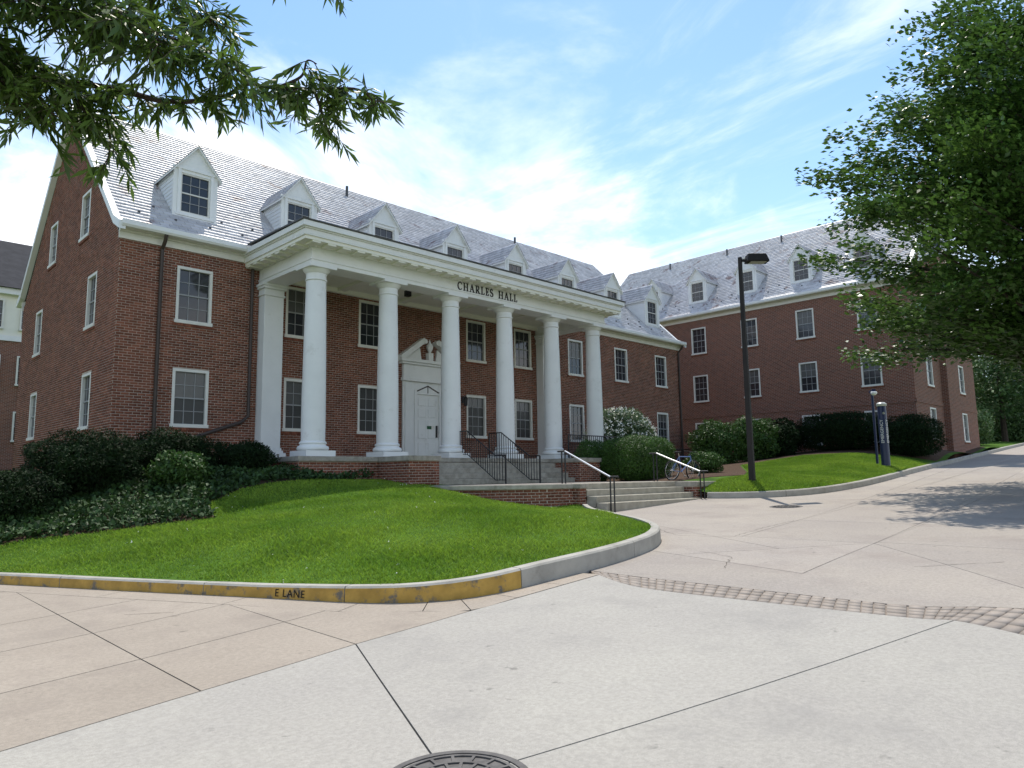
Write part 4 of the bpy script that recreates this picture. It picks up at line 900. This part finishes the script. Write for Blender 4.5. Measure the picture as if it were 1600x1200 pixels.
# bicycle leaning by the landing
bk = tag(empty('bicycle', (21.8, 13.75, LZ), radians(-12)), 'pale blue bicycle parked on the landing beside the handrail', 'bicycle'); bk.rotation_euler = (radians(6), 0, radians(-12))
def wheel(x):
    R_, n = .335, 32; t = MB(); t.tube([(x+R_*cos(2*pi*k/n), 0, R_+.02+R_*sin(2*pi*k/n)) for k in range(n+1)], .021, 8, cap=False); w_ = t.build('wheel', 'rubber', bk, smooth=60)
    r = MB(); r.tube([(x+(R_-.03)*cos(2*pi*k/n), 0, R_+.02+(R_-.03)*sin(2*pi*k/n)) for k in range(n+1)], .010, 6, cap=False); r.build('rim', 'steel', w_)
    s = MB()
    for k in range(18): a = 2*pi*k/18; s.tube([(x, .02*(-1)**k, R_+.02), (x+(R_-.03)*cos(a), 0, R_+.02+(R_-.03)*sin(a))], .0022, 4)
    s.tube([(x, -.05, R_+.02), (x, .05, R_+.02)], .022, 8); s.build('spokes', 'steel', w_)
wheel(-.51); wheel(.51)
fm = MB(); BBk, ST, HT, HB = (-.07, 0, .30), (-.2, 0, .82), (.33, 0, .86), (.38, 0, .70)
for a, b, r in ((BBk, ST, .017), (ST, (.34, 0, .82), .017), (BBk, HB, .02), (HT, HB, .021)): fm.tube([a, b], r, 8)
for s in (-.045, .045): fm.tube([BBk, (-.51, s, .355)], .010, 6).tube([ST, (-.51, s, .355)], .009, 6)
fm.build('frame', 'bike_blue', bk, smooth=50)
fk = MB()
for s in (-.05, .05): fk.tube([(.38, s, .70), (.42, s, .58), (.51, s, .355)], .012, 6)
fk.tube([(.38, -.05, .70), (.38, .05, .70)], .014, 6); fk.build('fork', 'steel', bk)
MB().tube([ST, (-.24, 0, .95)], .013, 8).build('seat_post', 'steel', bk); MB().prism([(-.38, .07), (-.30, .075), (-.12, .02), (-.10, 0), (-.12, -.02), (-.30, -.075), (-.38, -.07)], .95, 1.0, 'z').build('saddle', 'rubber', bk, bevel=.015)
hb = MB().tube([HT, (.31, 0, .96), (.37, 0, .99)], .014, 8).tube([(.33, -.31, 1.0), (.37, -.15, .99), (.37, .15, .99), (.33, .31, 1.0)], .012, 8).build('handlebar', 'rubber', bk)
ck = MB().tube([(-.07, -.06, .30), (.03, -.07, .16)], .010, 6).tube([(-.07, .06, .30), (-.17, .07, .44)], .010, 6).box(-.02, .08, -.13, -.07, .145, .17).box(-.22, -.12, .07, .13, .43, .455).lathe([(.085, -.004), (.085, .004)], 20)
ck.build('crank', 'steel', bk)

# worn stencil on the kerb face
sx = [s for s in np.linspace(0, ktot, 4000)]
tgt = min(sx, key=lambda s: np.hypot(*(KP(s)-np.array((4.66, 8.75)))))
cu = bpy.data.curves.new('stencil', 'FONT'); cu.body = 'E LANE'; cu.size = .135; cu.extrude = .0008; cu.align_x = 'CENTER'; cu.align_y = 'CENTER'; cu.space_character = 1.15
to = bpy.data.objects.new('tmp', cu); COL.objects.link(to); bpy.context.view_layer.update(); me = bpy.data.meshes.new_from_object(to.evaluated_get(bpy.context.evaluated_depsgraph_get())); bpy.data.objects.remove(to)
me.materials.clear(); me.materials.append(MAT['black_paint'])
p = KP(tgt); q = KP(tgt+.05)-KP(tgt-.05); q /= np.linalg.norm(q); nn = Vector((q[1], -q[0], 0)); zz = float(Hroad(*p))
st = link('stencil', me, kroot, (p[0]+nn.x*.001, p[1]+nn.y*.001, zz+.066))
tx = Vector((q[0], q[1], 0)); tilt = .08; uz = (Vector((0, 0, 1))-nn*tilt).normalized(); st.rotation_euler = Matrix((tx, uz, tx.cross(uz))).transposed().to_euler()

# ------------------------------------------------------------------ planting
def leaves(name, C, Nn, size, asp, matn, parent, fold=.25, kind=None, tip=None):
    """rhombic leaves at points C; Nn = preferred facing; tip = preferred leaf direction"""
    n = len(C); a = rng.normal(size=(n, 3)) if tip is None else tip+rng.normal(size=(n, 3))*.35; nn_ = Nn+rng.normal(size=(n, 3))*.6
    a /= np.linalg.norm(a, axis=1)[:, None]; b = np.cross(nn_, a); b /= np.linalg.norm(b, axis=1)[:, None]+1e-9; c = np.cross(a, b)
    s = size*rng.uniform(.65, 1.3, n)[:, None]; w = s*asp
    v = np.stack([C, C+a*s*.5+b*w*.5+c*s*fold*.3, C+a*s, C+a*s*.5-b*w*.5+c*s*fold*.3], 1).reshape(-1, 3)
    return np_mesh(name, v, np.arange(4*n).reshape(n, 4), matn, parent, kind)
def bush(name, label, cat, loc, rad, n, size, matn, asp=.45, box=2.2, lump=.18, stems=5, group=None, flowers=0, core=True):
    z = float(T(loc[0], loc[1])[0]) if len(loc) < 3 else loc[2]; root = tag(empty(name, (loc[0], loc[1], z)), label, cat, group); rad = np.array(rad)
    d = rng.normal(size=(n, 3)); d /= np.linalg.norm(d, axis=1)[:, None]; pw = (np.abs(d)**box).sum(1)**(-1/box); d = d*pw[:, None]
    ph = rng.uniform(0, 6, 6); lum = 1+lump*(np.sin(d[:, 0]*5+ph[0])*np.sin(d[:, 1]*5+ph[1])+.6*np.sin(d[:, 2]*7+ph[2]+d[:, 0]*4))
    r = rng.uniform(.72, 1.0, n)**.6*lum; C = d*r[:, None]*rad+np.array((0, 0, rad[2]*.96)); k = C[:, 2] > .02; C = C[k]; dd = d[k]
    leaves('foliage', C, dd, size, asp, matn, root)
    if core:                                             # shaded mass of twigs inside the clipped outline
        n2 = n//3; e = rng.normal(size=(n2, 3)); e /= np.linalg.norm(e, axis=1)[:, None]; C2 = e*(rng.uniform(.2, .8, n2)[:, None])*rad+np.array((0, 0, rad[2]*.96)); C2 = C2[C2[:, 2] > 0]
        leaves('inner_foliage', C2, e[:len(C2)], size*1.6, .7, matn, root)
    for k in range(stems):
        a = 2*pi*k/stems+.3; MB().tube([(.06*cos(a), .06*sin(a), -.1), (.4*rad[0]*cos(a), .4*rad[1]*sin(a), rad[2]*.7), (.65*rad[0]*cos(a+.3), .65*rad[1]*sin(a+.3), rad[2]*1.35)], [.03, .02, .008], 6).build('stem', 'bark', root)
    if flowers:
        f = rng.normal(size=(flowers, 3)); f[:, 2] = np.abs(f[:, 2])*.8; f /= np.linalg.norm(f, axis=1)[:, None]; Cf = f*rad*1.02+np.array((0, 0, rad[2]*.96))
        CC = np.repeat(Cf, 8, 0)+rng.normal(size=(flowers*8, 3))*.035; leaves('blossom', CC, np.repeat(f, 8, 0), .06, .8, 'flower', root)
    return root
bush('yew_shrub', 'large dark yew shrub at the brick corner below the gable end', 'shrub', (4.9, 18.9), (1.35, 1.2, .68), 14000, .085, 'yew', .3)
bush('yew_shrub', 'dark spreading yew shrub before the downspout and the first facade window', 'shrub', (6.9, 19.3), (1.15, 1.0, .58), 11000, .085, 'yew', .3)
bush('yew_shrub', 'low dark yew shrub spreading at the outer end of the bed toward the drive', 'shrub', (2.9, 18.3), (1.5, 1.3, .55), 12000, .085, 'yew', .3)
bush('leafy_shrub', 'brighter green leafy shrub in front of the dark yews', 'shrub', (6.55, 17.75), (.62, .55, .44), 3500, .09, 'shrub', .5)
bush('yew_shrub', 'small dark shrub between the yews and the portico platform', 'shrub', (8.7, 19.0), (.75, .7, .42), 6000, .08, 'yew', .35)
bush('clipped_hedge', 'large rounded clipped hedge beside the porch pier', 'hedge', (22.3, 15.9), (1.6, 1.0, .82), 46000, .055, 'hedge', .4, 3.2, .05)
bush('clipped_hedge', 'smaller clipped hedge tucked between the porch pier and the larger hedge', 'hedge', (21.3, 17.2), (.8, .6, .80), 12000, .055, 'hedge', .4, 3, .05)
bush('flowering_bush', 'rounded bush covered in white blossom in front of the brick wall', 'bush', (25.3, 18.9), (1.85, 1.3, 1.42), 13000, .13, 'pale_leaf', .42, 2.2, .1, flowers=420)
bush('low_shrub', 'small rounded green shrub behind the bicycle', 'shrub', (25.2, 14.9), (.85, .7, .42), 5000, .075, 'shrub', .5)
for i, (x, y, r, h, lb) in enumerate(((34.2, 19.4, 1.5, 1.12, 'bright leafy shrub where the hall and the wing meet'), (36.2, 18.4, 1.5, 1.12, 'leafy shrub in front of the wing, left of the lamp post'), (38.0, 17.8, 1.4, .98, 'darker leafy shrub behind the lamp post against the wing'))):
    bush('leafy_shrub', lb, 'shrub', (x, y), (r, 1.2, h), 9000, .12, 'shrub' if i < 2 else 'yew', .5, 2.4)
bush('dense_hedge', 'long dark hedge under the ground floor windows of the wing', 'hedge', (38.9, 14.9), (1.1, 2.1, .98), 20000, .09, 'yew', .45, 3.2, .08)
bush('dense_hedge', 'dark rounded hedge at the corner of the wing behind the phone pillar', 'hedge', (38.9, 11.5), (1.2, 1.3, 1.02), 14000, .09, 'yew', .45, 2.6, .1)
bush('garden_bush', 'light green bush beyond the rear corner of the hall', 'bush', (3.6, 36.5), (1.9, 1.9, 1.7), 7000, .16, 'far_leaf', .5)
bush('garden_bush', 'dark bush under the light green one at the rear corner of the hall', 'bush', (3.3, 34.5), (1.6, 1.2, .8), 5000, .14, 'yew', .5)
for x, y, r, h in ((60, 14.5, 1.7, 1.2), (64, 15.4, 2.0, 1.5), (69, 17.5, 2.2, 1.7), (58, 17, 1.6, 1.3), (74, 18, 2.6, 2.0), (66, 20, 2.4, 2.2)):
    bush('garden_bush', 'leafy bush among the trees past the end of the wing', 'bush', (x, y), (r, r, h), 5000, .2, 'far_leaf', .5, group='bushes past the wing')

for x, y, r_, h in ((80, 16.2, 2.6, 2.2), (86, 17.5, 3, 2.6), (93, 18.5, 3, 3.0), (100, 20.5, 3.5, 3.2), (108, 21, 4, 3.6), (90, 13.5, 3, 2.6), (118, 17, 5, 4)):
    bush('garden_bush', 'tall bush closing the view where the road climbs out of sight', 'bush', (x, y, float(Hroad(x, y))-.9), (r_, r_, h), 5000, .3, 'far_leaf', .5, group='bushes at the top of the road')
# ivy bed and mulch
CB = [(1.4, 17.0), (2.4, 16.2), (3.3, 16.2), (3.9, 15.8), (4.8, 15.4), (6.3, 15.05), (6.6, 16.2), (7.7, 16.9), (9.2, 17.2), (10.6, 17.5), (11.6, 17.8), (12.28, 17.96), (9.7, 18.0), (9.7, 21.55), (6.0, 21.55), (1.2, 21.4), (.2, 20.6)]
tag(sheet('planting_bed', CB, lambda x, y: T(x, y)+.012, .7, 'mulch'), kind='structure')
MBd = [(20.9, 13.7), (22.3, 13.0), (23.2, 12.2), (26.5, 13.8), (31, 16.5), (36, 15.8), (37.4, 12.6), (39, 10.6), (46, 11.05), (53, 11.55), (53, 11.73), (40.8, 11.73), (40.8, 25), (34.5, 25), (34.5, 21.55), (24.2, 21.55), (24.2, 17.9), (20.85, 17.9)]
tag(sheet('planting_bed', MBd, lambda x, y: T(x, y)+.012, .7, 'mulch'), kind='structure')
def scatter(poly, n):
    P = np.array(poly); lo, hi = P.min(0), P.max(0); x = rng.uniform(lo[0], hi[0], n); y = rng.uniform(lo[1], hi[1], n); k = inside(x, y, poly); return x[k], y[k]
x, y = scatter(CB, 60000); k = (y < 18.6) | (x > 8.2); x, y = x[k], y[k]; z = T(x, y)
C = np.c_[x, y, z+.02+.17*rng.random(len(x))*(1+.6*np.sin(x*3.1)*np.sin(y*2.7))]
o = leaves('ground_cover', C, np.tile((0, -.2, 1.), (len(x), 1)), .11, .6, 'ivy', None); tag(o, 'low leafy ground cover on the slope before the portico', 'ground cover', kind='stuff')
# grass
def grass(name, poly, n, h, label, w=.0075):
    x, y = scatter(poly, n); z = T(x, y); m = len(x); ph = .75+.45*np.clip(np.sin(x*1.3+np.sin(y*.9)*2)*np.sin(y*1.7+x*.4), -.6, 1)
    hh = h*rng.uniform(.5, 1.25, m)*ph; a = rng.uniform(0, 2*pi, m); ln = rng.normal(size=(m, 2))*hh[:, None]*.55
    dx, dy = np.cos(a)*w, np.sin(a)*w; B0 = np.c_[x-dx, y-dy, z-.005]; B1 = np.c_[x+dx, y+dy, z-.005]
    M1 = np.c_[x+dx*.7+ln[:, 0]*.4, y+dy*.7+ln[:, 1]*.4, z+hh*.6]; Tp = np.c_[x+ln[:, 0], y+ln[:, 1], z+hh]
    v = np.stack([B0, B1, M1, Tp], 1).reshape(-1, 3); o = np_mesh(name, v, np.arange(4*m).reshape(m, 4), 'grass_blade', None, 'stuff'); tag(o, label, 'grass'); return o
gl_in = []
for i, p in enumerate(kl):
    q = kl[min(i+1, len(kl)-1)]-kl[max(i-1, 0)]; q = q/np.linalg.norm(q); gl_in.append(tuple(p+np.array((-q[1], q[0]))*.17))
LW = [p for p in gl_in if p[1] < 30]+[(15.4, 13.1), (14.4, 13.45), (13.4, 14.35), (12.85, 15.5), (12.75, 16.45), (12.25, 16.45), (12.25, 17.9)]+CB[10::-1]+[(.2, 20.6)]
grass('lawn_grass', LW, 620000, .062, 'bright green mown grass on the mound before the portico')
gr_in = []
for i, p in enumerate(kr):
    q = kr[min(i+1, len(kr)-1)]-kr[max(i-1, 0)]; q = q/np.linalg.norm(q); gr_in.append(tuple(p+np.array((-q[1], q[0]))*.17))
RW_ = gr_in[1:41]+[(37.3, 12.6), (36, 15.7), (31, 16.4), (26.5, 13.7), (23.2, 12.1), (22.0, 12.55), (20.95, 12.42)]
grass('lawn_grass', RW_, 260000, .075, 'sunlit grass between the kerb and the shrubs of the wing', .011)
x, y = scatter(LW, 420); k = np.sin(x*1.1+1)*np.sin(y*.9) > -.1; x, y = x[k], y[k]; C = np.c_[x, y, T(x, y)+.055]
CC = np.repeat(C, 3, 0)+rng.normal(size=(len(C)*3, 3))*.006
tag(leaves('clover_flowers', CC, np.tile((0, 0, 1.), (len(CC), 1)), .02, .9, 'clover', None), 'tiny white clover heads dotted over the lawn', 'clover', kind='stuff')

# ------------------------------------------------------------------ trees
def at(px, py, d): v = fwd+r2*((px-800)/FPX)-u2*((py-600)/FPX); return v*d
def limb(m, pts, r0, r1, n=7): m.tube(pts, [r0+(r1-r0)*i/(len(pts)-1) for i in range(len(pts))], n)
# big oak beyond the frame edge on the right
tx_, ty_ = fr(18.5, 16.0); tz_ = float(Hroad(tx_, ty_))
oak = tag(empty('oak_tree', (tx_, ty_, tz_)), 'large spreading oak with dark glossy leaves overhanging the road beside the wing', 'tree')
CEN = np.array((tx_, ty_, 7.2)); tr_ = MB(); limb(tr_, [(0, 0, -.3), (.05, 0, 1.5), (0, .1, 4), (.1, 0, 8), (0, 0, 12.2)], .42, .07, 12); tr_.build('trunk', 'bark', oak)
rng = np.random.default_rng(21); RX, RZ = 6.7, 6.0; LV_ = []; TD = []; lb = MB(); B0 = np.array((tx_, ty_, tz_)); nb = 0
while nb < 165:                                            # boughs spreading from the trunk, leaf sprays along their outer parts
    d = rng.normal(size=3); d /= np.linalg.norm(d)
    if d[2] < -.72: continue
    reach = rng.uniform(.62, 1.0) if nb % 3 else rng.uniform(.95, 1.14); e = CEN+d*reach*np.array((RX, RX, RZ)); hr = np.hypot(*(e-CEN)[:2])
    if e[2] < 4.1-.08*hr: continue
    z0 = np.clip(e[2]-hr*rng.uniform(.25, .55), tz_+2.6, 11.5); st_ = np.array((tx_, ty_, z0)); md = st_*.5+e*.5+np.array((0, 0, .05*hr))+rng.normal(size=3)*.25
    C_ = catmull([st_, md, e+np.array((0, 0, -.03*hr))], 6); limb(lb, [Vector(p-B0) for p in C_], .05+.06*(nb % 5 == 0), .010, 5); nb += 1
    dv = (e-md); dv /= np.linalg.norm(dv)+1e-9; side = np.cross(dv, (0, 0, 1.)); side /= np.linalg.norm(side)+1e-9
    for k in range(7):
        t = .34+.66*k/6; p = np.array([np.interp(t, np.linspace(0, 1, len(C_)), [c[j] for c in C_]) for j in range(3)])
        off = side*rng.normal()*.75*(1.25-t)+np.array((0, 0, rng.normal()*.22)); q = p+off; lb.tube([Vector(p-B0), Vector(q-B0), Vector(q+dv*.5-B0)], [.012, .007, .003], 4)
        n_ = int(200*(1.25-.45*t)); u_ = rng.uniform(-.6, .85, n_); wd = .36*(1.15-.5*np.abs(u_))
        LV_.append(q+np.outer(u_, dv)+np.outer(rng.normal(size=n_)*wd, side)+np.outer(rng.normal(size=n_)*.15-.1*np.abs(u_), (0, 0, 1.)))
        TD.append(np.tile(dv+np.array((0, 0, -.2)), (n_, 1)))
lb.build('limbs', 'bark', oak)
LV_ = np.concatenate(LV_)-np.array((tx_, ty_, tz_)); TD = np.concatenate(TD)
leaves('crown', LV_, np.tile((0, 0, 1.), (len(LV_), 1)), .165, .55, 'oak_leaf', oak, tip=TD)
rng = np.random.default_rng(5)
# willow-leaved oak whose branches hang in from the left
wx, wy_ = fr(-1.5, -6.3); wz = float(Hroad(wx, wy_))
wo = tag(empty('willow_oak', (wx, wy_, wz)), 'tree with narrow drooping leaves whose branches hang over the view of the gable', 'tree'); base = Vector((wx, wy_, wz))
m = MB(); limb(m, [(0, 0, -.3), (.1, .05, 1.5), (.05, .2, 4), (.3, .4, 8), (.3, .3, 11)], .38, .12, 12); m.build('trunk', 'bark', wo)
BR = [([(-700, -150, 3.6), (-150, 90, 4.7), (150, 134, 5.0), (260, 158, 5.0), (345, 152, 5.0), (385, 132, 5.0), (430, 138, 5.05), (510, 139, 5.1), (550, 150, 5.15)], .42),
      ([(-600, -300, 3.8), (-120, -70, 4.4), (80, 15, 4.6), (230, 45, 4.7), (330, 90, 4.8), (370, 110, 4.8)], 1),
      ([(-500, -200, 3.9), (-80, 30, 4.6), (50, 100, 4.8), (120, 160, 4.85), (150, 200, 4.9)], 1),
      ([(-300, -400, 4.2), (90, -90, 4.9), (230, -30, 5.1), (310, 20, 5.2), (350, 50, 5.2)], 1),
      ([(-500, -100, 4.0), (-60, 60, 4.5), (40, 150, 4.6), (95, 185, 4.6)], 1),
      ([(-400, -420, 3.9), (0, -120, 4.4), (120, -30, 4.5), (200, 30, 4.5), (260, 90, 4.6)], 1),
      ([(-600, -60, 4.1), (-200, 40, 4.4), (-60, 110, 4.5), (20, 130, 4.5)], 1),
      ([(150, 134, 5.0), (165, 180, 5.0), (172, 225, 5.0), (165, 262, 5.0)], .35), ([(430, 138, 5.05), (470, 120, 5.1), (480, 95, 5.1), (495, 100, 5.1)], .5), ([(500, 139, 5.1), (560, 140, 5.1), (590, 165, 5.1)], .6), ([(490, 140, 5.1), (505, 180, 5.1), (515, 212, 5.1)], .55), ([(200, -300, 4.5), (420, -110, 4.7), (480, -40, 4.75), (505, -15, 4.75)], .25)]
tips = []; lb = MB(); Lc, Lt = [], []
for pts, dens in BR:
    P = [np.array(at(*p)) for p in pts]; C_ = catmull(P, 8); w0 = .026 if len(pts) > 5 else .012
    limb(lb, [Vector(p)-base for p in C_], w0, .004, 6)
    if pts[0][0] < -250 or pts[0][1] < -250: lb.tube([(.1, .2, 4.2+rng.uniform(0, 2)), Vector(C_[0])-base], [.07, w0], 8)
    d = np.r_[0, np.cumsum([np.linalg.norm(C_[i+1]-C_[i]) for i in range(len(C_)-1)])]; s = 0.25*d[-1] if len(pts) > 4 else .05
    while s < d[-1]:
        p = np.array([np.interp(s, d, [c[k] for c in C_]) for k in range(3)]); s += .018/max(dens, .3)
        dr_ = rng.normal(size=3)*np.array((1, 1, .45)); dr_ /= np.linalg.norm(dr_); ln = rng.uniform(.14, .42)*(1 if dens == 1 else .62)
        pts_ = [p+dr_*ln*t+np.array((0, 0, -.28*ln*t*t*1.6)) for t in np.linspace(0, 1, 5)]
        lb.tube([Vector(q)-base for q in pts_], [.004, .0035, .003, .002, .0015], 4, cap=False)
        for t in np.linspace(.12, 1, 15):
            q = np.array([np.interp(t, np.linspace(0, 1, 5), [c[k] for c in pts_]) for k in range(3)]); td = dr_*.7+rng.normal(size=3)*.45+np.array((0, 0, -.75)); Lc.append(q); Lt.append(td/np.linalg.norm(td))
lb.build('limbs', 'bark', wo)
Lc = np.array(Lc)-np.array(base); Lt = np.array(Lt)
leaves('crown', Lc, rng.normal(size=(len(Lc), 3)), .13, .18, 'willow_leaf', wo, .2, tip=Lt)
cr = rng.normal(size=(9000, 3)); cr /= np.linalg.norm(cr, axis=1)[:, None]; cr = cr*rng.uniform(.5, 1, (9000, 1))*np.array((4.2, 4.2, 2.8))+np.array((-1.6, -1.6, 9.6))
leaves('crown', cr, np.tile((0, 0, 1.), (9000, 1)), .3, .3, 'willow_leaf', wo)
# trees beyond the wing
def far_tree(x, y, h, r, label):
    z = float(T(x, y)[0]) if x < 75 else float(Hroad(x, y))-.9; t = tag(empty('background_tree', (x, y, z)), label, 'tree', 'trees beyond the wing'); m = MB(); limb(m, [(0, 0, -.3), (.2, .1, h*.4), (0, 0, h*.85)], .3, .06, 8); m.build('trunk', 'bark', t)
    cc = []
    for k in range(70):
        d = rng.normal(size=3); d /= np.linalg.norm(d); cc.append(d*rng.uniform(.4, 1)*np.array((r, r, h*.4))+np.array((0, 0, h*.62)))
    C = np.repeat(np.array(cc), 110, 0); C = C+rng.normal(size=C.shape)*np.array((.7, .7, .4)); leaves('crown', C, np.tile((0, 0, 1.), (len(C), 1)), .32, .55, 'far_leaf', t)
for x, y, h, r in ((60, 22, 13, 4.5), (70, 25, 14, 5), (76, 15, 12, 4), (84, 14, 14, 5), (66, 31, 13, 5), (92, 20, 15, 6), (96, 13, 15, 6), (104, 22, 16, 7), (112, 12, 16, 7), (118, 24, 17, 7), (100, 6, 15, 6)):
    far_tree(x, y, h, r, 'leafy tree standing beyond the end of the wing')
